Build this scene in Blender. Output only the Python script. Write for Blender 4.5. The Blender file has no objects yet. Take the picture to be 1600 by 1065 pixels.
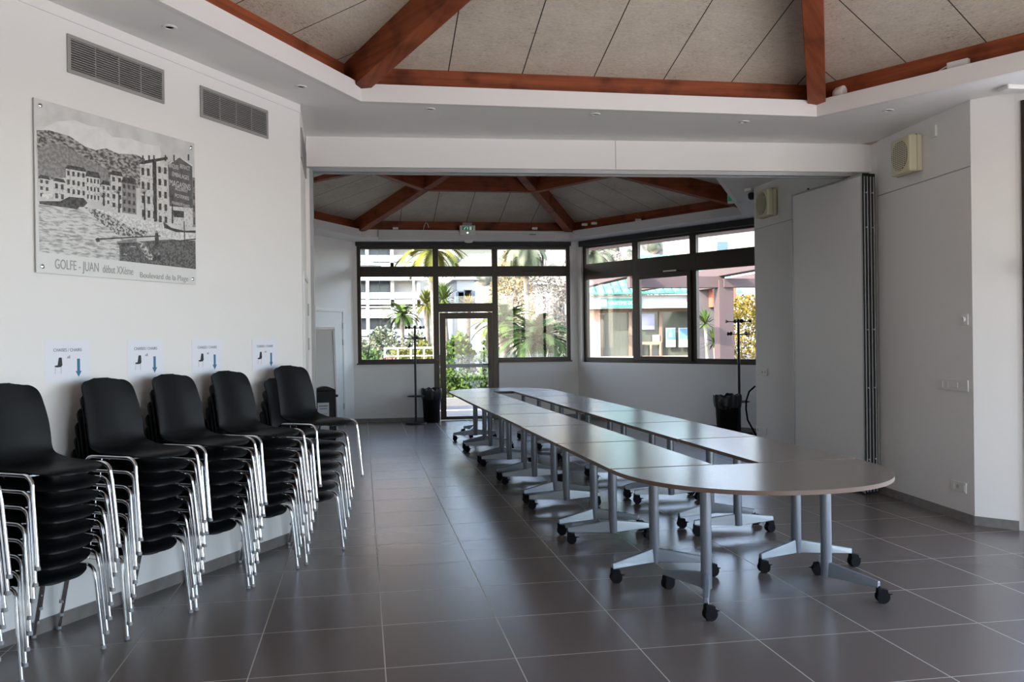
import bpy, math, random
from mathutils import Vector, Matrix
random.seed(7)
R = math.radians
COL = bpy.context.scene.collection
SC = bpy.context.scene

# ------------------------------------------------------------------ camera, sky, sun, exposure
EYE = Vector((0.0, 0.0, 1.57))
FPX, YAW, PITCH, ROLL = 1357.9, .1711, -.0021, -.0127
def ray(x, y):
    """world direction seen at pixel x, y of the 1600 x 1065 frame"""
    a = (x-800)/FPX; b = (y-532.5)/FPX
    c, s = math.cos(-ROLL), math.sin(-ROLL); a, b = c*a-s*b, s*a+c*b
    u = -b; c, s = math.cos(PITCH), math.sin(PITCH); zf = c-s*u; up = s+c*u
    c, s = math.cos(YAW), math.sin(YAW)
    return Vector((c*a+s*zf, -s*a+c*zf, up))
def at_z(x, y, z=0.0):
    r = ray(x, y); return EYE + r*((z-EYE.z)/r.z)
def at_y(x, y, Y):
    r = ray(x, y); return EYE + r*(Y/r.y)
def on_wall(x, y, p, q):
    r = ray(x, y); d = Vector(q)-Vector(p); n = Vector((-d.y, d.x))
    return EYE + r*((n.x*p[0]+n.y*p[1])/(n.x*r.x+n.y*r.y))
fwd = ray(800, 532.5).normalized(); rgt = (ray(801, 532.5)-ray(800, 532.5)).normalized(); upv = rgt.cross(fwd)
cam = bpy.data.cameras.new('camera'); cam_ob = bpy.data.objects.new('camera', cam); COL.objects.link(cam_ob)
cam_ob.matrix_world = Matrix(((rgt.x, upv.x, -fwd.x, EYE.x), (rgt.y, upv.y, -fwd.y, EYE.y), (rgt.z, upv.z, -fwd.z, EYE.z), (0, 0, 0, 1)))
cam.sensor_fit = 'HORIZONTAL'; cam.sensor_width = 36; cam.lens = FPX/1600*36; cam.clip_start = .05; cam.clip_end = 800
SC.camera = cam_ob

world = bpy.data.worlds.new('sky'); SC.world = world; world.use_nodes = True
wn = world.node_tree; sky = wn.nodes.new('ShaderNodeTexSky'); sky.sky_type = 'NISHITA'
sky.sun_disc = False; sky.sun_elevation = R(36); sky.sun_rotation = R(246); sky.air_density = 1.0; sky.dust_density = 1.5; sky.ozone_density = 1.0
hs_ = wn.nodes.new('ShaderNodeHueSaturation'); hs_.inputs['Saturation'].default_value = .8
wn.links.new(sky.outputs[0], hs_.inputs['Color']); wn.links.new(hs_.outputs[0], wn.nodes['Background'].inputs[0]); wn.nodes['Background'].inputs[1].default_value = .40
sun = bpy.data.lights.new('sun', 'SUN'); sun.energy = 3.3; sun.angle = R(.6); sun.color = (1, .93, .82)
sun_ob = bpy.data.objects.new('sun', sun); COL.objects.link(sun_ob)
sun_ob.location = (-20, -25, 30); sun_ob.rotation_euler = Vector((-.75, -.33, .55)).to_track_quat('Z', 'Y').to_euler()
vs = SC.view_settings; vs.view_transform = 'Standard'; vs.look = 'None'; vs.gamma = 1; vs.use_curve_mapping = False; vs.exposure = 2.15
SC.cycles.use_denoising = True
SC.cycles.max_bounces = 10; SC.cycles.diffuse_bounces = 6; SC.cycles.glossy_bounces = 4; SC.cycles.transparent_max_bounces = 12
SC.cycles.sample_clamp_indirect = 2.5; SC.cycles.use_guiding = True; SC.cycles.caustics_reflective = False; SC.cycles.caustics_refractive = False

def portal(p, q, z0, z1):
    """sky sampling guide in a window opening; gives off no light of its own"""
    p, q = Vector(p), Vector(q); d = (q-p).normalized(); n = Vector((-d.y, d.x)); c = (p+q)/2+n*.16
    l = bpy.data.lights.new('window_sky', 'AREA'); l.shape = 'RECTANGLE'; l.size = (q-p).length; l.size_y = z1-z0; l.cycles.is_portal = True
    o = bpy.data.objects.new('window_sky', l); COL.objects.link(o)
    o.matrix_world = Matrix(((d.x, 0, n.x, c.x), (d.y, 0, n.y, c.y), (0, 1, 0, (z0+z1)/2), (0, 0, 0, 1)))
portal((-.08, 17.0), (4.09, 16.77), 1.14, 3.45); portal((4.28, 16.65), (6.4, 12.98), 1.12, 3.45)
portal((4.13, -.3), (1.63, -.3), 0, 3.4); portal((5.16, 6.07), (6.58, 3.67), 0, 3.4); portal((6.55, 3.48), (4.31, -.2), 0, 3.4)

# ------------------------------------------------------------------ materials
MATS = {}
def lin(c): return tuple(((v/12.92) if v <= .04045 else ((v+.055)/1.055)**2.4) for v in c)
def mat(name, col, rough=.5, metal=0.0, spec=.5, noise=None, bump=0.0, bscale=60, emit=None):
    """noise = (second colour, scale, detail, low, high)"""
    if name in MATS: return MATS[name]
    m = bpy.data.materials.new(name); m.use_nodes = True; nt = m.node_tree; b = nt.nodes['Principled BSDF']
    b.inputs['Base Color'].default_value = (*col, 1); b.inputs['Roughness'].default_value = rough
    b.inputs['Metallic'].default_value = metal; b.inputs['Specular IOR Level'].default_value = spec
    if emit: b.inputs['Emission Color'].default_value = (*emit[0], 1); b.inputs['Emission Strength'].default_value = emit[1]
    if noise or bump:
        tc = nt.nodes.new('ShaderNodeTexCoord')
    if noise:
        c2, sc, det, lo, hi = noise[:5]
        n = nt.nodes.new('ShaderNodeTexNoise'); n.inputs['Scale'].default_value = sc; n.inputs['Detail'].default_value = det
        mp = nt.nodes.new('ShaderNodeMapping'); mp.inputs['Scale'].default_value = noise[5] if len(noise) > 5 else (1, 1, 1)
        nt.links.new(tc.outputs['Object'], mp.inputs[0]); nt.links.new(mp.outputs[0], n.inputs['Vector'])
        rp = nt.nodes.new('ShaderNodeValToRGB'); rp.color_ramp.elements[0].position = lo; rp.color_ramp.elements[1].position = hi
        rp.color_ramp.elements[0].color = (*col, 1); rp.color_ramp.elements[1].color = (*c2, 1)
        nt.links.new(n.outputs['Fac'], rp.inputs[0]); nt.links.new(rp.outputs[0], b.inputs['Base Color'])
    if bump:
        n2 = nt.nodes.new('ShaderNodeTexNoise'); n2.inputs['Scale'].default_value = bscale; n2.inputs['Detail'].default_value = 4
        nt.links.new(tc.outputs['Object'], n2.inputs['Vector'])
        bp = nt.nodes.new('ShaderNodeBump'); bp.inputs['Strength'].default_value = bump; bp.inputs['Distance'].default_value = .01
        nt.links.new(n2.outputs['Fac'], bp.inputs['Height']); nt.links.new(bp.outputs[0], b.inputs['Normal'])
    MATS[name] = m; return m

def glass_mat(name='pane_glass', tint=(.98, .98, .985)):
    if name in MATS: return MATS[name]
    m = bpy.data.materials.new(name); m.use_nodes = True; nt = m.node_tree; nt.nodes.remove(nt.nodes['Principled BSDF'])
    t = nt.nodes.new('ShaderNodeBsdfTransparent'); t.inputs[0].default_value = (*tint, 1)
    g = nt.nodes.new('ShaderNodeBsdfGlossy'); g.inputs['Roughness'].default_value = .0
    ge = nt.nodes.new('ShaderNodeNewGeometry'); dt = nt.nodes.new('ShaderNodeVectorMath'); dt.operation = 'DOT_PRODUCT'
    nt.links.new(ge.outputs['Incoming'], dt.inputs[0]); nt.links.new(ge.outputs['Normal'], dt.inputs[1])
    f = mth(nt, 'ADD', .04, mth(nt, 'MULTIPLY', .96, mth(nt, 'POWER', mth(nt, 'SUBTRACT', 1.0, mth(nt, 'ABSOLUTE', dt.outputs['Value'])), 5.0)))
    mx = nt.nodes.new('ShaderNodeMixShader')
    nt.links.new(f, mx.inputs[0]); nt.links.new(t.outputs[0], mx.inputs[1]); nt.links.new(g.outputs[0], mx.inputs[2])
    nt.links.new(mx.outputs[0], nt.nodes['Material Output'].inputs[0]); MATS[name] = m; return m

def nodes_of(name, rough, spec=.5):
    m = bpy.data.materials.new(name); m.use_nodes = True; nt = m.node_tree; b = nt.nodes['Principled BSDF']
    b.inputs['Roughness'].default_value = rough; b.inputs['Specular IOR Level'].default_value = spec
    MATS[name] = m; return m, nt, b
def mth(nt, op, a, b=None, c=None):
    n = nt.nodes.new('ShaderNodeMath'); n.operation = op
    for i, v in enumerate((a, b, c)):
        if v is None: continue
        if isinstance(v, (int, float)): n.inputs[i].default_value = v
        else: nt.links.new(v, n.inputs[i])
    return n.outputs[0]
def ramp(nt, fac, stops):
    r = nt.nodes.new('ShaderNodeValToRGB'); e = r.color_ramp.elements
    while len(e) < len(stops): e.new(.5)
    for k, (p, c) in enumerate(stops): e[k].position = p; e[k].color = (*c, 1)
    nt.links.new(fac, r.inputs[0]); return r.outputs[0]
def mixc(nt, fac, a, b, mode='MIX'):
    n = nt.nodes.new('ShaderNodeMix'); n.data_type = 'RGBA'; n.blend_type = mode
    for i, v in ((0, fac), (6, a), (7, b)):
        if isinstance(v, (int, float)): n.inputs[i].default_value = v
        elif isinstance(v, tuple): n.inputs[i].default_value = (*v, 1)
        else: nt.links.new(v, n.inputs[i])
    return n.outputs[2]
def noise_n(nt, vec, scale, detail=4, rough=.5):
    n = nt.nodes.new('ShaderNodeTexNoise'); n.inputs['Scale'].default_value = scale; n.inputs['Detail'].default_value = detail; n.inputs['Roughness'].default_value = rough
    nt.links.new(vec, n.inputs['Vector']); return n.outputs['Fac']

TILE = .63637
def floor_mat():
    m, nt, b = nodes_of('floor_tiles', .3, .6)
    tc = nt.nodes.new('ShaderNodeTexCoord'); o = tc.outputs['Object']
    sp = nt.nodes.new('ShaderNodeSeparateXYZ'); nt.links.new(o, sp.inputs[0])
    u = mth(nt, 'SUBTRACT', mth(nt, 'DIVIDE', sp.outputs[0], TILE), .1425); v = mth(nt, 'SUBTRACT', mth(nt, 'DIVIDE', sp.outputs[1], TILE), .6204)
    du = mth(nt, 'ABSOLUTE', mth(nt, 'SUBTRACT', mth(nt, 'FRACT', u), .5)); dv = mth(nt, 'ABSOLUTE', mth(nt, 'SUBTRACT', mth(nt, 'FRACT', v), .5))
    edge = mth(nt, 'MAXIMUM', du, dv); gr = mth(nt, 'GREATER_THAN', edge, .4955)
    cb = nt.nodes.new('ShaderNodeCombineXYZ'); nt.links.new(mth(nt, 'FLOOR', u), cb.inputs[0]); nt.links.new(mth(nt, 'FLOOR', v), cb.inputs[1])
    wnz = nt.nodes.new('ShaderNodeTexWhiteNoise'); wnz.noise_dimensions = '2D'; nt.links.new(cb.outputs[0], wnz.inputs['Vector'])
    n1 = noise_n(nt, o, 1.1, 1, .4)
    f = mth(nt, 'ADD', mth(nt, 'MULTIPLY', n1, .35), mth(nt, 'MULTIPLY', wnz.outputs['Value'], .45))
    tile = ramp(nt, f, [(.1, (.132, .107, .095)), (.8, (.150, .124, .111))])
    nt.links.new(mixc(nt, gr, tile, (.46, .41, .35)), b.inputs['Base Color'])
    nt.links.new(mth(nt, 'ADD', .26, mth(nt, 'MULTIPLY', gr, .4)), b.inputs['Roughness'])
    return m
def deck_mat():
    """wood-wool roof boards: uv.x runs along the eave in metres, a joint every 0.6 m"""
    m, nt, b = nodes_of('wood_wool_deck', .95, .2)
    uv = nt.nodes.new('ShaderNodeUVMap'); uv.uv_map = 'UVMap'; sp = nt.nodes.new('ShaderNodeSeparateXYZ'); nt.links.new(uv.outputs[0], sp.inputs[0])
    d = mth(nt, 'ABSOLUTE', mth(nt, 'SUBTRACT', mth(nt, 'FRACT', mth(nt, 'DIVIDE', sp.outputs[0], .622)), .5)); gr = mth(nt, 'GREATER_THAN', d, .4925)
    mp = nt.nodes.new('ShaderNodeMapping'); mp.inputs['Scale'].default_value = (1, 3, 1); nt.links.new(uv.outputs[0], mp.inputs[0])
    n1 = noise_n(nt, mp.outputs[0], 32, 6, .7); n2 = noise_n(nt, uv.outputs[0], 2.2, 4); n3 = noise_n(nt, mp.outputs[0], 9, 5, .7)
    f = mth(nt, 'ADD', mth(nt, 'MULTIPLY', n1, .6), mth(nt, 'ADD', mth(nt, 'MULTIPLY', n2, .25), mth(nt, 'MULTIPLY', n3, .3)))
    c = ramp(nt, f, [(.42, (.22, .175, .13)), (.51, (.57, .50, .41)), (.70, (.74, .66, .55))])
    nt.links.new(mixc(nt, gr, c, (.05, .04, .03)), b.inputs['Base Color'])
    bp = nt.nodes.new('ShaderNodeBump'); bp.inputs['Strength'].default_value = .5; bp.inputs['Distance'].default_value = .01
    nt.links.new(n1, bp.inputs['Height']); nt.links.new(bp.outputs[0], b.inputs['Normal'])
    return m
def beam_mat():
    m, nt, b = nodes_of('red_stained_timber', .55, .3)
    tc = nt.nodes.new('ShaderNodeTexCoord'); mp = nt.nodes.new('ShaderNodeMapping'); mp.inputs['Scale'].default_value = (.5, 7, 7)
    nt.links.new(tc.outputs['UV'], mp.inputs[0]); n1 = noise_n(nt, mp.outputs[0], 3, 6, .6); n2 = noise_n(nt, tc.outputs['UV'], 2.3, 3)
    c = ramp(nt, n1, [(.25, (.14, .032, .012)), (.5, (.26, .064, .023)), (.8, (.36, .10, .038))])
    k = ramp(nt, n2, [(.30, (.30, .25, .22)), (.48, (1, 1, 1))])
    nt.links.new(mixc(nt, 1.0, c, k, 'MULTIPLY'), b.inputs['Base Color']); return m
def laminate_mat():
    m, nt, b = nodes_of('table_laminate', .21, .6)
    tc = nt.nodes.new('ShaderNodeTexCoord'); mp = nt.nodes.new('ShaderNodeMapping'); mp.inputs['Scale'].default_value = (1.2, 14, 1)
    nt.links.new(tc.outputs['Object'], mp.inputs[0]); n = noise_n(nt, mp.outputs[0], 4, 6, .6)
    nt.links.new(ramp(nt, n, [(.3, (.165, .132, .108)), (.7, (.235, .195, .163))]), b.inputs['Base Color']); return m
GLASS = glass_mat()
FLOOR, DECK, BEAM, LAMI = floor_mat(), deck_mat(), beam_mat(), laminate_mat()
WALL = mat('white_paint', (.81, .788, .765), .55, bump=.04, bscale=180)
CEIL = mat('ceiling_paint', (.86, .845, .82), .8)
PANELW = mat('panel_white', (.70, .69, .68), .42)
SKIRT = mat('skirting_tile', (.17, .155, .145), .4, noise=((.22, .20, .19), 12, 4, .35, .7))
BROWN = mat('bronze_frame', (.045, .033, .024), .38, .35)
BLACKM = mat('black_metal', (.013, .013, .014), .4, .3)
PLASTK = mat('black_polypropylene', (.0036, .0038, .0042), .45, 0, .17)
CHROME = mat('chrome', (.82, .82, .84), .09, 1)
ALU = mat('silver_lacquer', (.26, .285, .32), .36, .6)
ALU2 = mat('anodised_profile', (.40, .405, .41), .38, .5)
RUBBER = mat('black_rubber', (.008, .008, .009), .6, 0, .08)
WHITEP = mat('white_plastic', (.76, .75, .72), .35)
BEIGE = mat('cream_plastic', (.62, .58, .40), .4)
DARK = mat('dark_void', (.018, .016, .014), .8)
GRILLE = mat('grey_grille', (.36, .345, .325), .45, .4)
PAPER = mat('paper', (.78, .79, .86), .6)
INK = mat('ink_grey', (.12, .12, .14), .6)

# ------------------------------------------------------------------ mesh helpers
class MB:
    def __init__(self): self.v = []; self.f = []; self.m = []; self.uv = {}
    def add(self, vs, fs, mi=0):
        o = len(self.v); self.v += [tuple(p) for p in vs]
        for f in fs: self.f.append(tuple(i+o for i in f)); self.m.append(mi)
    def box(self, x0, x1, y0, y1, z0, z1, mi=0):
        self.add([(x0,y0,z0),(x1,y0,z0),(x1,y1,z0),(x0,y1,z0),(x0,y0,z1),(x1,y0,z1),(x1,y1,z1),(x0,y1,z1)],
                 [(0,3,2,1),(4,5,6,7),(0,1,5,4),(1,2,6,5),(2,3,7,6),(3,0,4,7)], mi); return self
    def prism(self, pts, z0, z1, mi=0):
        n = len(pts); self.add([(p[0],p[1],z0) for p in pts]+[(p[0],p[1],z1) for p in pts],
            [tuple(range(n))[::-1], tuple(range(n,2*n))]+[(i,(i+1)%n,n+(i+1)%n,n+i) for i in range(n)], mi); return self
    def hexa(self, b, t, mi=0):
        """eight corners: four of one end (b), four of the other (t)"""
        self.add(list(b)+list(t), [(0,3,2,1),(4,5,6,7)]+[(i,(i+1)%4,4+(i+1)%4,4+i) for i in range(4)], mi); return self
    def cyl(self, p0, p1, r, n=16, r2=None, mi=0):
        p0, p1 = Vector(p0), Vector(p1); r2 = r if r2 is None else r2
        d = (p1-p0).normalized(); a = d.orthogonal().normalized(); b = d.cross(a); vs = []
        for p, rr in ((p0, r), (p1, r2)):
            for i in range(n): t = 2*math.pi*i/n; vs.append(p+a*math.cos(t)*rr+b*math.sin(t)*rr)
        self.add(vs, [tuple(range(n))[::-1], tuple(range(n,2*n))]+[(i,(i+1)%n,n+(i+1)%n,n+i) for i in range(n)], mi); return self
    def tube(self, path, r, n=8, mi=0):
        P = [Vector(p) for p in path]; rings = []; up = None
        for i, p in enumerate(P):
            d = ((P[min(i+1,len(P)-1)]-p).normalized()+(p-P[max(i-1,0)]).normalized()).normalized()
            if up is None: up = d.orthogonal().normalized()
            up = (up-d*up.dot(d)).normalized(); b = d.cross(up); rr = r[i] if isinstance(r, (list,tuple)) else r
            rings.append([p+up*math.cos(2*math.pi*k/n)*rr+b*math.sin(2*math.pi*k/n)*rr for k in range(n)])
        fs = [(i*n+k,i*n+(k+1)%n,(i+1)*n+(k+1)%n,(i+1)*n+k) for i in range(len(P)-1) for k in range(n)]
        fs += [tuple(range(n))[::-1], tuple(range((len(P)-1)*n,len(P)*n))]
        self.add([q for g in rings for q in g], fs, mi); return self
    def lathe(self, prof, n=20, c=(0,0,0), axis='z', mi=0):
        vs = []
        for rr, h in prof:
            for i in range(n):
                t = 2*math.pi*i/n; a, b = rr*math.cos(t), rr*math.sin(t)
                p = {'z':(a,b,h),'x':(h,a,b),'y':(a,h,b)}[axis]; vs.append((p[0]+c[0],p[1]+c[1],p[2]+c[2]))
        fs = [(j*n+i,j*n+(i+1)%n,(j+1)*n+(i+1)%n,(j+1)*n+i) for j in range(len(prof)-1) for i in range(n)]
        fs += [tuple(range(n))[::-1], tuple(range((len(prof)-1)*n,len(prof)*n))]; self.add(vs, fs, mi); return self
    def grid(self, fn, nu, nv, mi=0):
        self.add([fn(i/nu, j/nv) for j in range(nv+1) for i in range(nu+1)],
                 [(j*(nu+1)+i,j*(nu+1)+i+1,(j+1)*(nu+1)+i+1,(j+1)*(nu+1)+i) for j in range(nv) for i in range(nu)], mi); return self
    def poly(self, pts, mi=0): self.add(pts, [tuple(range(len(pts)))], mi); return self
    def build(self, name, mats, parent=None, loc=None, smooth=35, bevel=0, boxuv=False, uvf=None):
        me = bpy.data.meshes.new(name); L = Vector(loc) if loc is not None else Vector((0,0,0))
        me.from_pydata([Vector(p)-L for p in self.v], [], self.f)
        for m in (mats if isinstance(mats, (list,tuple)) else [mats]): me.materials.append(m)
        for p, i in zip(me.polygons, self.m): p.material_index = i
        import bmesh
        bm = bmesh.new(); bm.from_mesh(me); bmesh.ops.recalc_face_normals(bm, faces=bm.faces); bm.to_mesh(me); bm.free()
        if uvf:
            ul = me.uv_layers.new(name='UVMap')
            for p in me.polygons:
                for li in p.loop_indices: ul.data[li].uv = uvf(me.vertices[me.loops[li].vertex_index].co+L, p)
        if smooth: me.shade_smooth(); me.set_sharp_from_angle(angle=R(smooth))
        o = bpy.data.objects.new(name, me); COL.objects.link(o)
        if parent: o.parent = parent
        o.location = L
        if bevel:
            b = o.modifiers.new('edge', 'BEVEL'); b.width = bevel; b.segments = 2; b.limit_method = 'ANGLE'
        return o
def tag(o, label, cat, group=None, kind=None):
    o['label'] = label; o['category'] = cat
    if group: o['group'] = group
    if kind: o['kind'] = kind
    return o
def thing(name, label, cat, loc=(0,0,0), rz=0, group=None):
    o = bpy.data.objects.new(name, None); COL.objects.link(o); o.location = loc; o.rotation_euler = (0,0,rz); o.empty_display_size = .1
    return tag(o, label, cat, group)
def struct(o, label=None, cat=None):
    o['kind'] = 'structure'
    if label: o['label'] = label; o['category'] = cat
    return o
def dup(root, loc, rot, label, group=None):
    r = root.copy(); COL.objects.link(r); r.location = loc; r.rotation_euler = rot; r['label'] = label
    if group: r['group'] = group
    for ch in list(root.children):
        c = ch.copy(); COL.objects.link(c); c.parent = r
        for g in list(ch.children):
            d = g.copy(); COL.objects.link(d); d.parent = c
    return r
def text(body, size, m, parent, loc, rot, sx=1.0, name='lettering', align='CENTER', ext=.0004):
    cu = bpy.data.curves.new(name, 'FONT'); cu.body = body; cu.size = size; cu.extrude = ext; cu.align_x = align; cu.align_y = 'CENTER'
    tmp = bpy.data.objects.new(name, cu); me = bpy.data.meshes.new_from_object(tmp); bpy.data.objects.remove(tmp); me.materials.clear(); me.materials.append(m)
    o = bpy.data.objects.new(name, me); COL.objects.link(o); o.location = loc; o.rotation_euler = rot; o.scale = (sx,1,1)
    o.parent = parent; return o
ORD = ['lowest', 'second from the floor', 'third from the floor', 'fourth from the floor', 'fifth from the floor', 'third from the top', 'second from the top', 'topmost']

# ------------------------------------------------------------------ the setting
CZ = 3.48
C1, C2 = (1.98, 3.63), (1.98, 12.80)
def hexp(c, a, k):
    r = a/math.cos(R(30)); return (c[0]+r*math.cos(R(60*k)), c[1]+r*math.sin(R(60*k)))
P = dict(A=(-.47,7.19), B=(-.5,8.42), Lv=(-2.65,3.63), LR=(-.28,-.3), RR=(4.25,-.3), Rv=(6.62,3.60), RF=(5.13,6.12), R1=(4.93,6.37), R2=(5.05,7.86), R3=(5.0,10.5),
         R4=(5.35,10.78), Bv=(6.52,12.77), BR=(4.22,16.76), BL=(-.16,17.0), BLv=(-2.5,12.94), BLf=(-.75,9.9), B2=(-.52,9.2))
fl_pts = [(-3.0,3.63),(-.45,-.6),(4.45,-.6),(6.95,3.6),(5.45,6.3),(5.4,10.6),(6.85,12.8),(4.45,17.05),(-.3,17.25),(-2.9,12.94),(-.95,9.6),(-.8,7.3)]
struct(MB().prism(fl_pts, -.12, 0).build('floor', FLOOR, smooth=0))

def wall(name, p, q, inside, z0=0, z1=CZ+.02, th=.22, ops=(), e0=0, e1=0, m=WALL):
    p, q = Vector(p), Vector(q); d = (q-p).normalized(); n = Vector((-d.y, d.x)); L = (q-p).length
    if (Vector(inside)-p).dot(n) > 0: n = -n
    ss = sorted({-e0, L+e1, *[o[0] for o in ops], *[o[1] for o in ops]}); zs = sorted({z0, z1, *[o[2] for o in ops], *[o[3] for o in ops]})
    mb = MB()
    for a, b in zip(ss, ss[1:]):
        for c, e in zip(zs, zs[1:]):
            if any(o[0] <= (a+b)/2 <= o[1] and o[2] <= (c+e)/2 <= o[3] for o in ops): continue
            pts = [p+d*a, p+d*b, p+d*b+n*th, p+d*a+n*th]; mb.prism([(v.x, v.y) for v in pts], c, e)
    o = mb.build(name, m, smooth=0); struct(o)
    return o
def skirting(name, p, q, inside, s0=0, s1=None, h=.075):
    p, q = Vector(p), Vector(q); d = (q-p).normalized(); n = Vector((-d.y, d.x))
    if (Vector(inside)-p).dot(n) < 0: n = -n
    s1 = (q-p).length if s1 is None else s1
    pts = [p+d*s0, p+d*s1, p+d*s1+n*.011, p+d*s0+n*.011]
    return struct(MB().prism([(v.x, v.y) for v in pts], 0, h).build(name, SKIRT, smooth=0))
I1, I2 = (2, 4.5), (2, 12.8)
wall('wall_left', P['Lv'], P['A'], I1, e0=.1)
wall('wall_left_return', (-.47,7.19), P['B'], (2,8), ops=())
wall('wall_back_room_left', P['B'], P['BLf'], I2, e0=0)
wall('wall_back_room_left_front', P['BLf'], P['BLv'], I2, e1=.1)
wall('wall_back_room_left_rear', P['BLv'], P['BL'], I2, e0=.1, e1=.1)
wall('wall_back', P['BL'], P['BR'], I2, ops=[(.08, 4.25, 1.14, 3.478), (1.54, 2.81, 0, 3.478)], e0=.1, e1=.1)
wall('wall_back_right', P['BR'], P['Bv'], I2, ops=[(.12, 4.45, 1.10, 3.478)], e0=.1, e1=.1)
wall('wall_alcove', P['Bv'], P['R4'], I2, e0=.1)
wall('wall_right', P['R1'], P['R2'], I1)
wall('wall_right_middle', (5.06,7.86), (5.0,10.5), I2)
wall('wall_right_corner', P['R3'], P['R4'], (5, 11.5), th=.15)
wall('wall_right_chamfer', P['RF'], P['R1'], I1, th=.2)
wall('wall_rear', P['RR'], P['LR'], I1, ops=[(.12, 2.62, 0, 3.40)], e0=.1, e1=.1)
wall('wall_left_rear', P['LR'], P['Lv'], I1, e0=.1, e1=.1)
FR = [(.05, 2.88, 0, 3.40)]
wall('wall_right_front', P['RF'], P['Rv'], I1, ops=FR, e1=.1)
wall('wall_right_rear', P['Rv'], P['RR'], I1, ops=[(.12, 4.4, .0, 3.40)], e0=.1, e1=.1)
skirting('baseboard_left', P['Lv'], P['A'], I1)
skirting('baseboard_left_return', P['A'], P['B'], (2,8))
skirting('baseboard_back_left', P['BLv'], P['BL'], I2)
skirting('baseboard_back', P['BL'], P['BR'], I2, 0, 1.54)
skirting('baseboard_back_right_of_door', P['BL'], P['BR'], I2, 2.81)
skirting('baseboard_window', P['BR'], P['Bv'], I2)
skirting('baseboard_right', P['R1'], P['R2'], I1)
skirting('baseboard_right_middle', (5.06,7.86), (5.0,10.5), I2)
skirting('baseboard_chamfer', P['RF'], P['R1'], I1)
# joint between the wall boards, high on the right, and the cove along the left wall
def strip(name, p, q, inside, z0, z1, t, m):
    p, q = Vector(p), Vector(q); d = (q-p).normalized(); n = Vector((-d.y, d.x))
    if (Vector(inside)-p).dot(n) < 0: n = -n
    pts = [p, q, q+n*t, p+n*t]; return struct(MB().prism([(v.x, v.y) for v in pts], z0, z1).build(name, m, smooth=0))
strip('trim_1', P['R1'], P['R2'], I1, 2.935, 2.943, .004, ALU2)
strip('trim_2', (5.02,9.3), (5.0,10.5), I2, 2.935, 2.943, .004, ALU2)
strip('trim_3', P['Lv'], P['A'], I1, 3.415, 3.479, .008, WALL)

# soffit with two hexagonal openings, their upstands, ring beams, hips, purlins and roof boards
from mathutils.geometry import tessellate_polygon
outer = [Vector((x, y, 0)) for x, y in [(-2.9,3.63),(-.42,-.52),(4.4,-.52),(6.9,3.6),(5.5,6.2),(5.35,10.6),(6.75,12.77),(4.35,16.98),(-.28,17.2),(-2.75,12.94),(-.95,9.7),(-.72,7.3)]]
holes = [[Vector((*hexp(c, 3.395, k), 0)) for k in range(6)] for c in (C1, C2)]
allp = outer+holes[0]+holes[1]; mb = MB()
tris = tessellate_polygon([outer]+holes)
for zz in (CZ, CZ+.02): mb.add([(p.x, p.y, zz) for p in allp], [tuple(t) for t in tris])
struct(mb.build('ceiling', CEIL, smooth=0))
SL = .256
def zdeck(a): return 3.80+SL*(3.55-a)
def obox(p0, p1, w, h, name, n=None):
    """timber with its top centre line from p0 to p1, width w and depth h"""
    p0, p1 = Vector(p0), Vector(p1); d = (p1-p0).normalized(); s = Vector((-d.y, d.x, 0)).normalized()*w/2; dn = Vector((0,0,-h))
    e = [[p-s, p+s, p+s+dn, p-s+dn] for p in (p0, p1)]
    u0 = random.random()*9
    def uvf(co, poly): return (co.dot(d)+u0, co.dot(s.normalized())*.8+co.z+u0)
    return struct(MB().hexa(e[0], e[1]).build(name, BEAM, smooth=0, uvf=uvf, bevel=.006))
for c in (C1, C2):
    mb = MB()
    for k in range(6):
        a, b = hexp(c, 3.395, k), hexp(c, 3.395, k+1); a2, b2 = hexp(c, 3.45, k), hexp(c, 3.45, k+1); a3, b3 = hexp(c, 3.6, k), hexp(c, 3.6, k+1)
        mb.hexa([(*a,CZ-.001),(*b,CZ-.001),(*b2,CZ-.001),(*a2,CZ-.001)], [(*a,3.62),(*b,3.62),(*b2,3.62),(*a2,3.62)])
        mb.add([(*a2,3.60),(*b2,3.60),(*b3,3.60),(*a3,3.60)], [(0,1,2,3)])
    struct(mb.build('trim_4' if c is C1 else 'trim_5', WALL, smooth=0))
    for k in range(6):
        m1, m2 = hexp(c, 3.63, k), hexp(c, 3.63, k+1)
        obox((*m1, 3.80), (*m2, 3.80), .16, .24, 'ring_beam')
        ap = 3.52; r0 = hexp(c, ap, k); r1 = hexp(c, .12, k)
        obox((*r0, zdeck(ap)-.01), (*r1, zdeck(.12)-.01), .15, .25, 'hip_beam')
        q1, q2 = hexp(c, 1.62, k), hexp(c, 1.62, k+1)
        obox((*q1, zdeck(1.62)-.01), (*q2, zdeck(1.62)-.01), .13, .24, 'purlin_beam')
    mb = MB(); uvs = []
    def mk(c):
        def uvf(co, poly):
            ctr = poly.center
            k = int(((math.degrees(math.atan2(ctr.y-c[1], ctr.x-c[0]))) % 360)//60); t = R(60*k+30)
            dx, dy = co.x-c[0], co.y-c[1]; return (-dx*math.sin(t)+dy*math.cos(t), dx*math.cos(t)+dy*math.sin(t)+k*7)
        return uvf
    for k in range(6):
        ring = [(*hexp(c, 4.55, k), zdeck(4.55)), (*hexp(c, 4.55, k+1), zdeck(4.55)), (*hexp(c, 1.6, k+1), zdeck(1.6)), (*hexp(c, 1.6, k), zdeck(1.6))]
        mb.poly(ring); mb.poly([(*hexp(c, 1.6, k), zdeck(1.6)), (*hexp(c, 1.6, k+1), zdeck(1.6)), (c[0], c[1], zdeck(0))])
    struct(mb.build('roof_deck', DECK, smooth=0, uvf=mk(c)))
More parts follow.
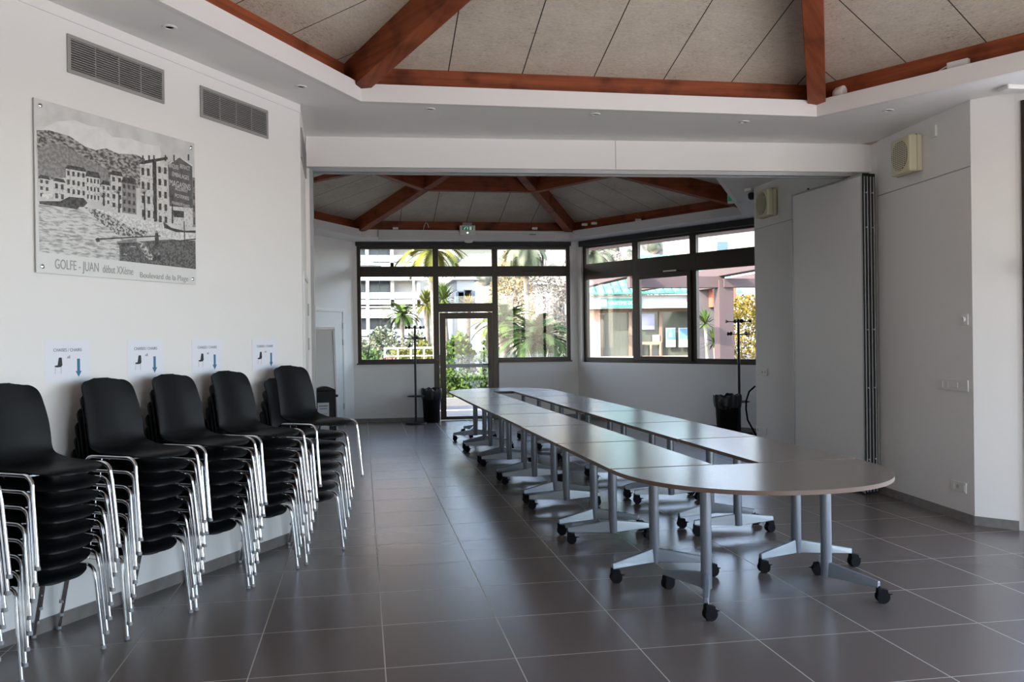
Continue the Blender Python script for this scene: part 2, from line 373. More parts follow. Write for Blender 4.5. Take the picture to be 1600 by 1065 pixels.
# eaves outside, over the windows
EAVE = mat('eave_render', (.62, .44, .36), .8)
mb = MB()
for c, ks in ((C2, (0, 1, 2)), (C1, (0, 5))):
    for k in ks:
        a, b, a2, b2 = hexp(c, 4.35, k), hexp(c, 4.35, k+1), hexp(c, 5.15, k), hexp(c, 5.15, k+1)
        mb.hexa([(*a,3.52),(*b,3.52),(*b2,3.44),(*a2,3.44)], [(*a,3.60),(*b,3.60),(*b2,3.52),(*a2,3.52)])
struct(mb.build('roof_eave', EAVE, smooth=0))

# the beam that carries the folding wall's track
BY0, BY1 = Vector((-.49, 8.29)), Vector((5.06, 7.98)); bd = (BY1-BY0).normalized(); bn = Vector((-bd.y, bd.x))
def slab(name, z0, z1, t0, t1, m, parent=None, a=BY0, b=BY1):
    pts = [a+bn*t0, b+bn*t0, b+bn*t1, a+bn*t1]; return MB().prism([(v.x, v.y) for v in pts], z0, z1).build(name, m, smooth=0, parent=parent)
struct(slab('beam', 3.20, CZ+.001, 0, .24, WALL))
struct(slab('trim_6', 3.165, 3.20, .03, .075, ALU2)); struct(slab('trim_7', 3.165, 3.20, .15, .195, ALU2)); struct(slab('trim_8', 3.19, 3.201, .075, .15, DARK))
q = at_y(958, 240, 8.2)
struct(slab('trim_11', 3.201, CZ-.001, -.0015, .0, mat('joint_grey', (.30,.29,.28), .7), None, Vector((q.x, 8.29-.056*(q.x+.49))), Vector((q.x+.005, 8.29-.056*(q.x+.495)))))
struct(MB().box(-.5, -.43, 8.30, 8.42, 0, 3.165).build('trim_9', ALU2, smooth=0))
struct(MB().box(-.5, -.462, 8.27, 8.31, 0, 3.18).build('trim_10', WALL, smooth=0))

# ------------------------------------------------------------------ windows and doors (local x along the wall, local y outwards)
def frame_root(name, p, q, label, cat):
    d = (Vector(q)-Vector(p)); o = thing(name, label, cat, (*p, 0), math.atan2(d.y, d.x)); o['kind'] = 'structure'; return o
def bars(root, name, lst, m=BROWN, y0=.05, y1=.13, bevel=.004):
    mb = MB()
    for b in lst:
        yy = (b[4], b[5]) if len(b) > 4 else (y0, y1); mb.box(b[0], b[1], yy[0], yy[1], b[2], b[3])
    return mb.build(name, m, root, smooth=0, bevel=bevel)
def pane(root, s0, s1, z0, z1, y=.09): return MB().box(s0-.01, s1+.01, y, y+.006, z0-.01, z1+.01).build('pane', GLASS, root, smooth=0)
# direction signs: for these walls, walking p->q keeps the room on the right, so +y is outside
w1 = frame_root('window_1', P['BL'], P['BR'], 'wide bronze framed window in the end wall around the glass door', 'window')
bars(w1, 'frame', [(.08,.15,1.14,3.478), (4.18,4.25,1.14,3.478), (.15,4.18,3.345,3.478), (.15,1.54,1.14,1.21), (2.81,4.18,1.14,1.21),
     (1.54,1.65,0,3.345), (2.70,2.81,0,3.345), (.15,1.54,2.81,3.01), (1.65,2.70,2.81,3.01), (2.81,4.18,2.81,3.01), (1.65,2.70,2.12,2.285)])
bars(w1, 'blind_box', [(.06,4.27,3.40,3.478,-.03,.05)], m=mat('dark_box', (.018,.016,.014), .5))
bars(w1, 'sill', [(.06,1.54,1.115,1.14,-.03,.1), (2.81,4.27,1.115,1.14,-.03,.1)])
for s in ((.15,1.54), (2.81,4.18), (1.65,2.70)): pane(w1, *s, 3.01, 3.345)
for s in ((.15,1.54), (2.81,4.18)): pane(w1, *s, 1.21, 2.81)
pane(w1, 1.65, 2.70, 2.285, 2.81)
MB().box(.62,.92,.035,.05,2.885,2.92).box(3.28,3.62,.035,.05,2.885,2.92).build('trickle_vent', mat('vent_brown', (.03,.022,.016), .5), w1, smooth=0)
d1 = frame_root('door_1', P['BL'], P['BR'], 'glazed bronze framed door in the middle of the end wall', 'door')
bars(d1, 'door_leaf', [(1.66,1.775,.012,2.10,.04,.11), (2.60,2.695,.012,2.10,.04,.11), (1.775,2.60,1.985,2.10,.04,.11), (1.775,2.60,.012,.075,.04,.11)])
MB().box(1.775,2.60,.055,.085,1.03,1.10).build('push_rail', mat('rail_grey', (.45,.46,.47), .4), d1, smooth=0, bevel=.004)
MB().box(2.61,2.65,.025,.042,.98,1.18).cyl((2.63,.03,1.09),(2.63,-.03,1.09),.009).tube([(2.63,-.03,1.09),(2.60,-.034,1.09),(2.50,-.034,1.088)],.009).build('handle', BLACKM, d1)
pane(d1, 1.775, 2.60, .075, 1.985, .07)
w2 = frame_root('window_2', P['BR'], P['Bv'], 'long bronze framed window looking out on the green roofed kiosk', 'window')
bars(w2, 'frame', [(.12,.215,1.10,3.478), (4.37,4.45,1.10,3.478), (.215,4.37,3.335,3.478), (.215,4.37,1.10,1.195), (1.42,1.56,1.10,3.335), (2.76,2.90,1.10,3.335),
     (.215,1.42,2.72,3.025), (1.56,2.76,2.72,3.025), (2.90,4.37,2.72,3.025)])
bars(w2, 'blind_box', [(.10,4.45,3.37,3.478,-.05,.05)], m=MATS['dark_box'])
bars(w2, 'sash', [(1.50,1.62,1.15,2.73,.02,.08), (2.72,2.80,1.15,2.73,.02,.08), (1.62,2.72,1.15,1.225,.02,.08), (1.62,2.72,2.64,2.73,.02,.08)])
MB().box(2.2,2.5,.005,.02,2.735,2.76).build('latch', CHROME, w2, smooth=0)
for s in ((.215,1.42), (1.56,2.76), (2.90,4.37)): pane(w2, *s, 3.025, 3.335)
pane(w2, .215, 1.42, 1.195, 2.72); pane(w2, 1.62, 2.72, 1.225, 2.64, .05); pane(w2, 2.90, 4.37, 1.195, 2.72)
w3 = frame_root('window_3', P['RF'], P['Rv'], 'dark framed glazed front beside the right-hand white pier', 'window')
bars(w3, 'frame', [(.05,.17,0,3.40,-.02,.12), (1.42,1.50,.06,3.34), (2.80,2.88,0,3.40), (.17,2.80,3.30,3.40), (.17,2.80,0,.08)])
for s in ((.17,1.42), (1.50,2.80)): pane(w3, *s, .08, 3.30)
MB().box(.09,.13,-.045,-.02,2.02,2.2).cyl((.11,-.04,2.12),(.11,-.085,2.12),.01).cyl((.11,-.085,2.15),(.11,-.085,2.02),.011).build('handle', CHROME, w3)
w4 = frame_root('window_4', P['Rv'], P['RR'], 'dark framed glazed front on the right behind the camera', 'window')
bars(w4, 'frame', [(.12,.20,0,3.40), (4.32,4.40,0,3.40), (.20,4.32,3.30,3.40), (.20,4.32,0,.08), (1.55,1.62,.08,3.30), (2.92,2.99,.08,3.30)])
for s in ((.20,1.55), (1.62,2.92), (2.99,4.32)): pane(w4, *s, .08, 3.30)
w5 = frame_root('window_fill', P['RR'], P['LR'], 'added unseen glazed front behind the camera, there to light the room', 'window')  # unseen glazing added to brighten the room from behind the camera
bars(w5, 'frame', [(.12,.20,0,3.40), (2.54,2.62,0,3.40), (.20,2.54,3.30,3.40), (.20,2.54,0,.08), (1.34,1.41,.08,3.30)])
for s in ((.20,1.34), (1.41,2.54)): pane(w5, *s, .08, 3.30)
# white flush doors in the left walls
LEAF = mat('door_white', (.72,.715,.70), .45)
d2 = frame_root('door_2', P['BL'], P['BLv'], 'white flush door in the back room beside the paper flip chart', 'door')   # here +y points into the room? set by sign below
def flush_door(root, s0, s1, h, sg, hinge):
    def bx(mb, a, b, y0, y1, z0, z1): mb.box(a, b, min(sg*y0, sg*y1), max(sg*y0, sg*y1), z0, z1); return mb
    fr = MB(); bx(fr, s0-.05, s0, 0, .018, 0, h+.05); bx(fr, s1, s1+.05, 0, .018, 0, h+.05); bx(fr, s0, s1, 0, .018, h, h+.05)
    fr.build('frame', LEAF, root, smooth=0, bevel=.003)
    bx(MB(), s0+.004, s1-.004, 0, .010, .006, h-.004).build('door_leaf', LEAF, root, smooth=0)
    for z in (.35, 1.55, 1.86): bx(MB(), hinge-.012, hinge+.012, .010, .024, z-.055, z+.055).build('hinge', ALU2, root, smooth=0)
flush_door(d2, .40, 1.30, 2.12, 1, .40)
d3 = frame_root('door_3', (-.47,7.19), P['B'], 'white flush door in the narrow return beside the last chair stack', 'door')
flush_door(d3, .14, .92, 2.10, -1, .92)

# ------------------------------------------------------------------ stacked chairs along the left wall
WA = Vector((-1.873, 4.902)); WU = Vector((.523, .852)).normalized(); WN = Vector((WU.y, -WU.x))
def lerp_tab(tab, t):
    for (a, va), (b, vb) in zip(tab, tab[1:]):
        if t <= b:
            k = (t-a)/(b-a); k = k*k*(3-2*k) if False else k
            return [x+(y-x)*k for x, y in zip(va, vb)]
    return tab[-1][1]
def catmull(pts, n):
    out = []
    for i in range(len(pts)-1):
        p0, p1, p2, p3 = pts[max(i-1,0)], pts[i], pts[i+1], pts[min(i+2,len(pts)-1)]
        for k in range(n):
            t = k/n; out.append([.5*((2*b)+(-a+c)*t+(2*a-5*b+4*c-d)*t*t+(-a+3*b-3*c+d)*t**3) for a, b, c, d in zip(p0,p1,p2,p3)])
    return out+[list(pts[-1])]
# (y, z, half width, side lift along z, side wrap along y)
PROF = [(.254,.412,.030,-.002,0),(.252,.417,.085,-.004,-.006),(.246,.425,.132,-.006,-.010),(.232,.434,.168,-.010,-.014),(.208,.440,.194,-.012,-.014),(.165,.443,.213,-.010,-.008),(.10,.441,.222,-.004,0),(.03,.435,.224,.004,0),
        (-.05,.430,.222,.014,0),(-.12,.434,.216,.026,.004),(-.170,.456,.210,.024,.018),(-.198,.505,.207,.010,.032),(-.215,.575,.207,0,.042),(-.232,.650,.205,0,.046),
        (-.250,.730,.196,0,.044),(-.264,.788,.190,-.004,.036),(-.273,.824,.172,-.010,.026),(-.277,.840,.135,-.012,.014),(-.278,.845,.070,-.006,.004)]
def shell_mb():
    S = catmull(PROF, 3); nu = 16; mb = MB(); nv = len(S); grid = []
    for y, z, w, lz, wy in S:
        row = []
        for i in range(nu+1):
            u = -1+2*i/nu; a = abs(u)**2.6; row.append(Vector((u*w*.95, y+wy*a, z+lz*a)))
        grid.append(row)
    def nrm(j, i):
        a = grid[min(j+1,nv-1)][i]-grid[max(j-1,0)][i]; b = grid[j][min(i+1,nu)]-grid[j][max(i-1,0)]; return a.cross(b).normalized()
    top = [p for r in grid for p in r]; bot = [grid[j][i]+nrm(j,i)*.007 for j in range(nv) for i in range(nu+1)]
    n = len(top); W = nu+1; fs = []
    for j in range(nv-1):
        for i in range(nu):
            q = (j*W+i, j*W+i+1, (j+1)*W+i+1, (j+1)*W+i); fs += [q, tuple(k+n for k in q)[::-1]]
    loop = [i for i in range(W)]+[j*W+nu for j in range(1,nv)]+[(nv-1)*W+i for i in range(nu-1,-1,-1)]+[j*W for j in range(nv-2,0,-1)]
    fs += [(loop[k], loop[(k+1)%len(loop)], loop[(k+1)%len(loop)]+n, loop[k]+n) for k in range(len(loop))]
    mb.add(top+bot, fs); return mb
def arc(c, a0, a1, r, ax, ay, n=5): return [Vector(c)+Vector(ax)*math.cos(a0+(a1-a0)*k/n)*r+Vector(ay)*math.sin(a0+(a1-a0)*k/n)*r for k in range(n+1)]
def side_frame_mb(sg):
    x = .226*sg; xf = .238*sg; Y = Vector((0,1,0)); Z = Vector((0,0,1))
    path = [Vector((xf,.246,.012)), Vector((x+.004*sg,.212,.34))]
    path += [Vector((x, .206-.055*(1-math.cos(t)), .385+.045*math.sin(t))) for t in [0,.4,.8,1.2,1.57]]
    path += [Vector((x,.06,.4305)), Vector((x,-.05,.4305))]
    path += [Vector((x, -.10-.05*math.sin(t), .4305-.045*(1-math.cos(t)))) for t in [0,.5,1.0,1.4]]
    path += [Vector((x+.004*sg,-.170,.33)), Vector((xf,-.246,.012))]
    mb = MB().tube(path, .0105, 9)
    mb.tube([(x,.10,.4305),(x*.80,.10,.418),(-x*.0,.10,.414)], .0085, 7).tube([(x,-.06,.4305),(x*.80,-.06,.416),(0,-.06,.408)], .0085, 7)
    mb.tube([(x,.02,.428),(x,.02,.405),(x,-.035,.405),(x,-.035,.428)], .0035, 5)
    return mb
chair0 = thing('stacking_chair', 'x', 'chair')
shell_mb().build('seat_shell', PLASTK, chair0, smooth=50)
for sg in (-1, 1):
    sf = side_frame_mb(sg).build('side_frame', CHROME, chair0, smooth=50)
    for yy in (.246, -.246): MB().lathe([(.009,0),(.013,.001),(.0135,.006),(.011,.020)], 10, (.238*sg, yy, .0)).build('foot_glide', mat('glide_grey', (.30,.30,.31), .5), sf)
RZ = math.atan2(-WN.x, WN.y)
stacks = [-.68, -.06, .56, 1.08, 1.60, 2.18]
where = ['stack cut off by the left edge', 'first full stack from the left', 'second full stack from the left', 'middle stack of the five full ones', 'fourth full stack from the left', 'stack nearest the folding wall']
groups = ['chairs in the cut off stack', 'chairs in the first full stack', 'chairs in the second full stack', 'chairs in the middle stack', 'chairs in the fourth stack', 'chairs in the stack by the folding wall']
rnd = random.Random(3); first = True
for si, s in enumerate(stacks):
    for k in range(8):
        fwdk = .016*k+rnd.uniform(-.004,.004); side = rnd.uniform(-.005,.005)
        p = WA+WU*(s+side)+WN*(.283+fwdk); z = .0762*k; yaw = RZ+rnd.uniform(-.012,.012); pit = 0.0
        if si == 5 and k == 7: yaw -= .12; z += .014; p += WN*.02+WU*.065
        lab = 'black shell chair, %s, %s' % (ORD[k], where[si])
        if first:
            chair0.location = (p.x, p.y, z); chair0.rotation_euler = (0,0,yaw); tag(chair0, lab, 'chair', groups[si]); first = False
        else: dup(chair0, (p.x, p.y, z), (pit, 0, yaw), lab, groups[si])

# ------------------------------------------------------------------ flip-top tables
TH = .022; TZ = .7365; TO = Vector((2.41, 5.36))
def tw(x, y): return Vector((TO.x+x*math.cos(TH)-y*math.sin(TH), TO.y+x*math.sin(TH)+y*math.cos(TH)))
EDGE = mat('table_edge', (.15,.095,.068), .5)
def leg(parent, cx, cy, ex, ey, off, rr=.033):
    """T leg: column at cx, cy; two arms reach +-(ex, ey) shifted by off from the column"""
    c = Vector((cx, cy)); mb = MB().lathe([(.0,.083),(rr*.97,.083),(rr,.086),(rr,.70)], 24, (cx,cy,0))
    mb.box(cx-.05, cx+.05, cy-.05, cy+.05, .699, .7115)
    col = mb.build('leg', ALU, parent, smooth=40); col.location = (0,0,0)
    for sg in (-1, 1):
        e = c+Vector(off)+Vector((ex, ey))*sg; d = (e-c).normalized(); n = Vector((-d.y, d.x)); s = c+d*.018
        def ring(p, hw, z0, z1): return [(*(p-n*hw),z0),(*(p+n*hw),z0),(*(p+n*hw*.7),z1),(*(p-n*hw*.7),z1)]
        MB().hexa(ring(s,.023,.086,.176), ring(e,.016,.090,.126)).build('foot_arm', ALU, col, smooth=0, bevel=.004)
        a = (math.pi if random.random() < .75 else 0)+random.uniform(-.45, .45); w = Vector((math.cos(a), math.sin(a))); t = Vector((-w.y, w.x)); ctr = e-d*.004-w*.022
        mb = MB()
        for q in (-1, 1):
            o = ctr+t*.0135*q; mb.cyl((*(o-t*.0095),.037), (*(o+t*.0095),.037), .037, 18)
        mb.cyl((*(ctr-t*.004),.04),(*(ctr+t*.004),.04),.032,14); mb.cyl((*(e-d*.004),.058),(*(e-d*.004),.098),.012,10)
        h0, h1 = ctr+w*.03, ctr-w*.025
        mb.hexa([(*(h0-t*.022),.055),(*(h0+t*.022),.055),(*(h0+t*.018),.085),(*(h0-t*.018),.085)], [(*(h1-t*.024),.045),(*(h1+t*.024),.045),(*(h1+t*.02),.078),(*(h1-t*.02),.078)])
        b0, b1 = ctr-w*.022, ctr-w*.058
        mb.hexa([(*(b0-t*.014),.042),(*(b0+t*.014),.042),(*(b0+t*.012),.056),(*(b0-t*.012),.056)], [(*(b1-t*.003),.046),(*(b1+t*.003),.046),(*(b1+t*.003),.050),(*(b1-t*.003),.050)])
        mb.build('caster', RUBBER, col, smooth=40)
def top_build(pts, parent, bar):
    mb = MB(); n = len(pts); z0, z1 = TZ-.025, TZ
    mb.add([(p[0],p[1],z1) for p in pts], [tuple(range(n))], 0); mb.add([(p[0],p[1],z0) for p in pts], [tuple(range(n))[::-1]], 0)
    mb.add([(p[0],p[1],z) for z in (z0,z1) for p in pts], [(i,(i+1)%n,n+(i+1)%n,n+i) for i in range(n)], 1)
    t = mb.build('tabletop', [LAMI, EDGE], parent, smooth=30)
    m2 = MB()
    for b in bar: m2.box(*b, .672, .7113)
    m2.build('cross_bar', BLACKM, parent, smooth=0)
L = 1.40; W = .70; ends = [.17, 1.08]
t0 = thing('folding_table', 'x', 'table')
top_build([(-.35,.016),(.35,.016),(.35,L-.016),(-.35,L-.016)], t0, [(-.03,.03,.22,1.03)])
leg(t0, 0, .17, .335, 0, (0,-.13)); leg(t0, 0, 1.07, .335, 0, (0,.075))
nth = ['nearest', 'second', 'third', 'fourth', 'fifth', 'farthest']
tables = []
for row, cx in (('left', -.51), ('right', .51)):
    for i in range(6):
        p = tw(cx+rnd.uniform(-.007,.007), i*L); pos = ('%s to the camera' % nth[i] if i == 0 else '%s from the camera' % nth[i] if i < 5 else 'farthest from the camera')
        lab = 'grey-brown rectangular table on casters in the %s-hand row, %s' % (row, pos)
        g = 'rectangular tables of the conference ring'
        if row == 'left' and i == 0: t0.location = (p.x, p.y, 0); t0.rotation_euler = (0,0,TH); tag(t0, lab, 'table', g)
        else: dup(t0, (p.x, p.y, 0), (0,0,TH), lab, g)
def dtable(loc, rz, lab):
    d = thing('rounded_end_table', lab, 'table', loc, rz, 'rounded end tables of the conference ring'); pts = []
    for k in range(49):
        a = math.pi+math.pi*k/48; ca, sa = math.cos(a), math.sin(a); n = 2.2
        pts.append((.86*math.copysign(abs(ca)**(2/n), ca), 1.01*math.copysign(abs(sa)**(2/n), sa)))
    pts = [(x, y-.014) for x, y in pts]
    top_build(pts, d, [(-.44,.36,-.48,-.43)])
    leg(d, -.43, -.48, 0, .315, (-.14,.0)); leg(d, .39, -.41, 0, .315, (.15,.0))
    return d
dtable((*tw(0,0), 0), TH, 'half-round grey-brown end table closest to the camera')
dtable((*tw(0,6*L), 0), TH+math.pi, 'half-round grey-brown end table in front of the glass door')

# ------------------------------------------------------------------ things on the walls
def wall_frame(name, label, cat, s, z, d=0.0, group=None, a=WA, u=WU, n=WN):
    """Empty on a wall: local x along the wall as seen from the room (left to right), local y up, local z out of the wall"""
    p = a+u*s+n*d; o = bpy.data.objects.new(name, None); COL.objects.link(o)
    o.matrix_world = Matrix(((u.x,0,n.x,p.x),(u.y,0,n.y,p.y),(0,1,0,z),(0,0,0,1))); o.empty_display_size = .1
    return tag(o, label, cat, group)
def vent(label, s, z, w, h, **kw):
    o = wall_frame('air_grille', label, 'vent', s, z, group=None, **kw); t = .03
    mb = MB(); b = .022
    for x0, x1, y0, y1 in ((-w/2,w/2,h/2-b,h/2), (-w/2,w/2,-h/2,-h/2+b), (-w/2,-w/2+b,-h/2+b,h/2-b), (w/2-b,w/2,-h/2+b,h/2-b)): mb.box(x0,x1,y0,y1,0,.012)
    mb.build('frame', GRILLE, o, smooth=0, bevel=.002)
    MB().box(-w/2+b,w/2-b,-h/2+b,h/2-b,.0005,.0015).build('backing', DARK, o, smooth=0)
    mb = MB(); n = 13; ph = (h-2*b)/n
    for k in range(n):
        y = -h/2+b+ph*(k+.5); mb.hexa([(-w/2+b,y-.0022,.002),(-w/2+b,y+.0022,.002),(-w/2+b,y+.0042,.010),(-w/2+b,y-.0002,.010)], [(w/2-b,y-.0022,.002),(w/2-b,y+.0022,.002),(w/2-b,y+.0042,.010),(w/2-b,y-.0002,.010)])
    for q in (.25,.5,.75): x = -w/2+b+(w-2*b)*q; mb.box(x-.003,x+.003,-h/2+b,h/2-b,.002,.0095)
    mb.build('louvres', GRILLE, o, smooth=0); return o
def SZ(x, y, d=0.0):
    q = on_wall(x, y, WA+WN*d, WA+WN*d+WU); return (q.to_2d()-WA).dot(WU), q.z
vent('grey louvred air grille above the old harbour picture', .83, 3.228, .74, .22)
vent('grey louvred air grille to the right of the harbour picture', 1.90, 3.222, .73, .215)
R0, R1v = Vector(P['A']), Vector(P['B'])
RU = (R1v-R0).normalized(); RN = Vector((RU.y, -RU.x))
vent('narrow looking grey air grille on the return beside the opening', .58, 3.20, .98, .24, a=R0, u=RU, n=RN)

# the framed-less harbour picture, drawn in crop coordinates of the print (x 92..900, see UV)
pic = wall_frame('wall_picture', 'large grey print of an old harbour with houses, rocks and boats', 'picture', .845, 2.44)
PW, PH = 1.225, .95
MB().box(-PW/2,PW/2,-PH/2,PH/2,.012,.018).build('board', mat('print_paper', (.70,.69,.675), .35), pic, smooth=0)
def UV(x, y):
    u = (x-92)/808; t = 75+225*u; b = 958+52*u; v = (y-t)/(b-t); return (-PW/2+PW*u, PH/2-PH*v)
def sketch(name, a, b, sc, lo=.42, hi=.6, st=(1, 1, 1)):
    return mat(name, a, .4, noise=(b, sc*2.4, 6, lo, hi, st))
PM = [sketch('print_sky', (.58,.57,.555), (.68,.67,.655), 3), sketch('print_cloud', (.78,.77,.76), (.72,.71,.70), 6), sketch('print_hill', (.075,.07,.066), (.46,.45,.43), 17, .40, .62, (1, 1.8, 1)),
      sketch('print_rock', (.10,.095,.09), (.60,.59,.575), 26, .44, .56), sketch('print_water', (.30,.295,.29), (.68,.67,.655), 9, .36, .56, (1, 4.5, 1)), sketch('print_beach', (.075,.07,.068), (.20,.195,.19), 30),
      sketch('print_front', (.66,.65,.63), (.34,.33,.32), 30, .5, .68), sketch('print_dark', (.035,.032,.03), (.10,.095,.09), 25), sketch('print_gable', (.105,.10,.098), (.15,.145,.14), 14), sketch('print_white', (.78,.77,.755), (.5,.495,.485), 30), sketch('print_mid', (.20,.19,.185), (.32,.31,.30), 22)]
lay = [0]
pm = MB()
def pp(mi, *pts):
    lay[0] += 1; z = .0182+lay[0]*.000012; pm.poly([(*UV(x, y), z) for x, y in pts], mi)
pp(0, (92,76),(899,300),(899,935),(105,850)) ; 
pp(1, (115,235),(190,190),(265,180),(330,205),(400,215),(440,260),(540,268),(600,292),(690,308),(700,345),(690,420),(112,420))
pp(2, (100,240),(150,236),(240,262),(310,312),(360,330),(410,318),(470,345),(560,348),(610,370),(610,520),(400,520),(240,470),(105,500))
pp(10, (105,330),(200,300),(330,380),(420,430),(420,500),(240,470),(105,480))
pp(4, (105,615),(280,628),(420,720),(560,800),(660,880),(720,905),(400,890),(105,852))
pp(5, (470,800),(720,782),(899,790),(899,932),(470,890))
pp(9, (280,615),(430,640),(620,690),(720,712),(720,770),(560,760),(430,700))
pp(3, (300,620),(345,625),(420,660),(520,715),(620,740),(600,770),(470,765),(400,715))
pp(3, (560,790),(600,800),(660,885),(620,885))
def house(x0, x1, yt, yb, mi, cols, rows, roof=0, slope=.26):
    sl = slope*(x1-x0); pp(mi, (x0,yt),(x1,yt+sl*.6),(x1,yb+sl*.5),(x0,yb))
    if roof: pp(7, (x0-3,yt+2),(x0+8,yt-roof),(x1-6,yt-roof+sl*.5),(x1+3,yt+sl*.6+3))
    for r in range(rows):
        for c in range(cols):
            cx = x0+(x1-x0)*(c+.5)/cols; h = (yb-yt)/rows; cy = yt+h*(r+.52)+(cx-x0)*slope*.55; ww = (x1-x0)/cols*.24
            pp(7, (cx-ww,cy-h*.28),(cx+ww,cy-h*.28+ww*.3),(cx+ww,cy+h*.26),(cx-ww,cy+h*.26))
house(106,152,478,580,6,2,3,14); house(168,218,490,590,6,2,2,14); house(222,312,425,560,6,4,3,16); house(312,378,460,585,6,4,3,26); house(385,428,500,605,6,2,3,18)
house(430,490,450,625,6,2,4,20); house(486,560,488,645,10,3,4,26)
pp(7, (185,600),(235,570),(300,575),(318,598),(300,620),(190,622)); pp(9, (118,562),(170,558),(172,585),(118,588)); pp(7, (106,598),(195,594),(280,622),(270,632),(108,612))
house(582,672,395,680,6,3,4,0); pp(7, (574,395),(598,380),(735,362),(738,375),(600,398)); pp(7, (650,385),(672,385),(672,690),(655,690)); house(674,738,392,705,6,2,5,0)
pp(8, (738,392),(806,362),(884,410),(884,625),(745,612)); pp(9, (736,396),(806,360),(886,408),(886,416),(806,368),(738,404)); pp(9, (742,612),(884,626),(884,634),(742,620))
pp(6, (740,622),(884,634),(884,720),(740,704)); pp(7, (756,632),(830,640),(828,672),(770,668)); house(884,900,470,720,10,1,4,0)
for x, y0, y1 in ((470,540,645),(604,540,682),(760,560,700),(395,560,612)):
    pp(7, (x-3,y0),(x+3,y0),(x+5,y1),(x-5,y1))
    for k in range(9):
        a = R(200+k*17.5); l = 34+9*(k%3); pp(7, (x-2,y0+10),(x+2,y0+8),(x+l*math.cos(a)+1,y0+12+l*math.sin(a)))
for x in (594,628,655,720,770,858): pp(7, (x,352),(x+8,354),(x+8,385),(x,383))
pp(9, (706,690),(760,722),(840,735),(900,738),(900,778),(800,788),(720,778)); pp(7, (706,690),(712,722),(780,744),(900,750),(900,738),(830,738),(752,722)); pp(7, (720,776),(800,786),(900,778),(900,784),(800,793))
pp(9, (828,625),(850,660),(846,712),(832,700)); pp(7, (826,690),(832,690),(834,800),(828,800))
pp(10, (455,792),(560,774),(556,798),(470,812)); pp(7, (455,800),(556,796),(540,808),(470,816)); pp(7, (360,778),(690,760),(690,766),(360,786)); pp(7, (352,780),(366,774),(374,794),(358,798))
for x, y, h in ((668,740,80),(655,848,38),(678,852,38)): pp(7, (x-9,y+8),(x+9,y+6),(x+12,y+h*.6),(x+7,y+h),(x-9,y+h)); pp(10, (x-5,y-4),(x+5,y-4),(x+6,y+9),(x-6,y+9))
rr = random.Random(5)
for k in range(60):
    x = rr.uniform(115,640); y = rr.uniform(650,865); 
    if y > 640+(x-280)*.62 or x < 280: w = rr.uniform(10,34); pp(rr.choice((4,10,9)), (x,y),(x+w,y+w*.05),(x+w*.8,y+4),(x-4,y+3))
pm.build('printed_view', PM, pic, smooth=0)
GT = mat('print_lettering', (.34,.335,.33), .5)
def ptext(body, x, y, size, sx=1., m=GT, rot=0): u = UV(x, y); text(body, size, m, pic, (*u, .0197), (0,0,rot), sx)
MB().poly([(*UV(100,852), .0183),(*UV(900,934), .0183),(*UV(899,1008), .0183),(*UV(99,956), .0183)]).build('caption_strip', mat('print_caption', (.72,.71,.695), .4), pic, smooth=0)
ptext('GOLFE - JUAN', 268, 922, .078, .62); ptext('d\u00e9but XX\u00e8me', 462, 940, .066, .62); ptext('Boulevard de la Plage', 712, 972, .050, .98)
for b, x, y, s, sx in (('BRIQUES', 772, 412, .040, .55), ('REFRACT.', 840, 420, .040, .55), ('EMBALAGES', 812, 462, .040, .72), ('MAGASINS', 808, 508, .056, .72), ('ALLOWAY', 816, 532, .030, .8), ('POTERIES', 818, 568, .034, .9), ('POUDRES ET QUINTS', 812, 606, .026, .66)):
    ptext(b, x, y, s, sx, PM[9], -.03)
for x, y in ((-PW/2+.035,PH/2-.035),(PW/2-.035,PH/2-.035),(-PW/2+.035,-PH/2+.035),(PW/2-.035,-PH/2+.035)):
    MB().lathe([(.009,0),(.009,.012),(.012,.019),(.012,.024),(.009,.026)], 14, (x,y,0)).build('stud', CHROME, pic)
lil = wall_frame('wall_poster', 'lilac panel at the upper left edge of the view', 'poster', -.40, 3.0)
MB().box(-.22,.2275,-.215,.215,.002,.014).build('panel', mat('lilac_print', (.30,.26,.36), .5), lil, smooth=0)

# paper signs above the stacks
ARROW = mat('arrow_blue', (.030,.165,.30), .6); SEATK = mat('print_black', (.02,.02,.028), .6)
def chair_sign(s, qty, lab):
    o = wall_frame('chair_sign', lab, 'sign', s, 1.478, group='paper chair signs'); w, h = .297, .232
    MB().box(-w/2,w/2,-h/2,h/2,.001,.0022).build('sheet', PAPER, o, smooth=0)
    text('CHAISES / CHAIRS', .0255, INK, o, (.0,.062,.0026), (0,0,0), .93); text(qty, .024, INK, o, (.005,.022,.0026), (0,0,0), .9)
    ar = MB().prism([(.062,.012),(.082,.012),(.082,-.058),(.093,-.058),(.072,-.092),(.051,-.058),(.062,-.058)], .0022, .0027); ar.build('arrow', ARROW, o, smooth=0)
    ic = MB().prism([(-.060,.020),(-.048,.022),(-.040,.019),(-.037,-.022),(-.046,-.032),(-.072,-.034),(-.088,-.030),(-.086,-.024),(-.068,-.021),(-.066,-.008)], .0022, .0027)
    for x0, x1 in ((-.084,-.086),(-.045,-.047)): ic.prism([(x0,-.030),(x0+.0012,-.030),(x1+.0012,-.070),(x1,-.070)], .0022, .0026)
    ic.build('chair_drawing', SEATK, o, smooth=0); return o
for sx, q, lab in ((-.27,'x8','paper chair sign cut off by the left edge'), (.44,'x8','leftmost paper chair sign in full view, above the first full stack'), (1.02,'x8','paper chair sign above the second full stack'), (1.575,'x6','paper chair sign above the middle stack'), (2.20,'x6','paper chair sign nearest the wall corner')):
    chair_sign(sx, q, lab)

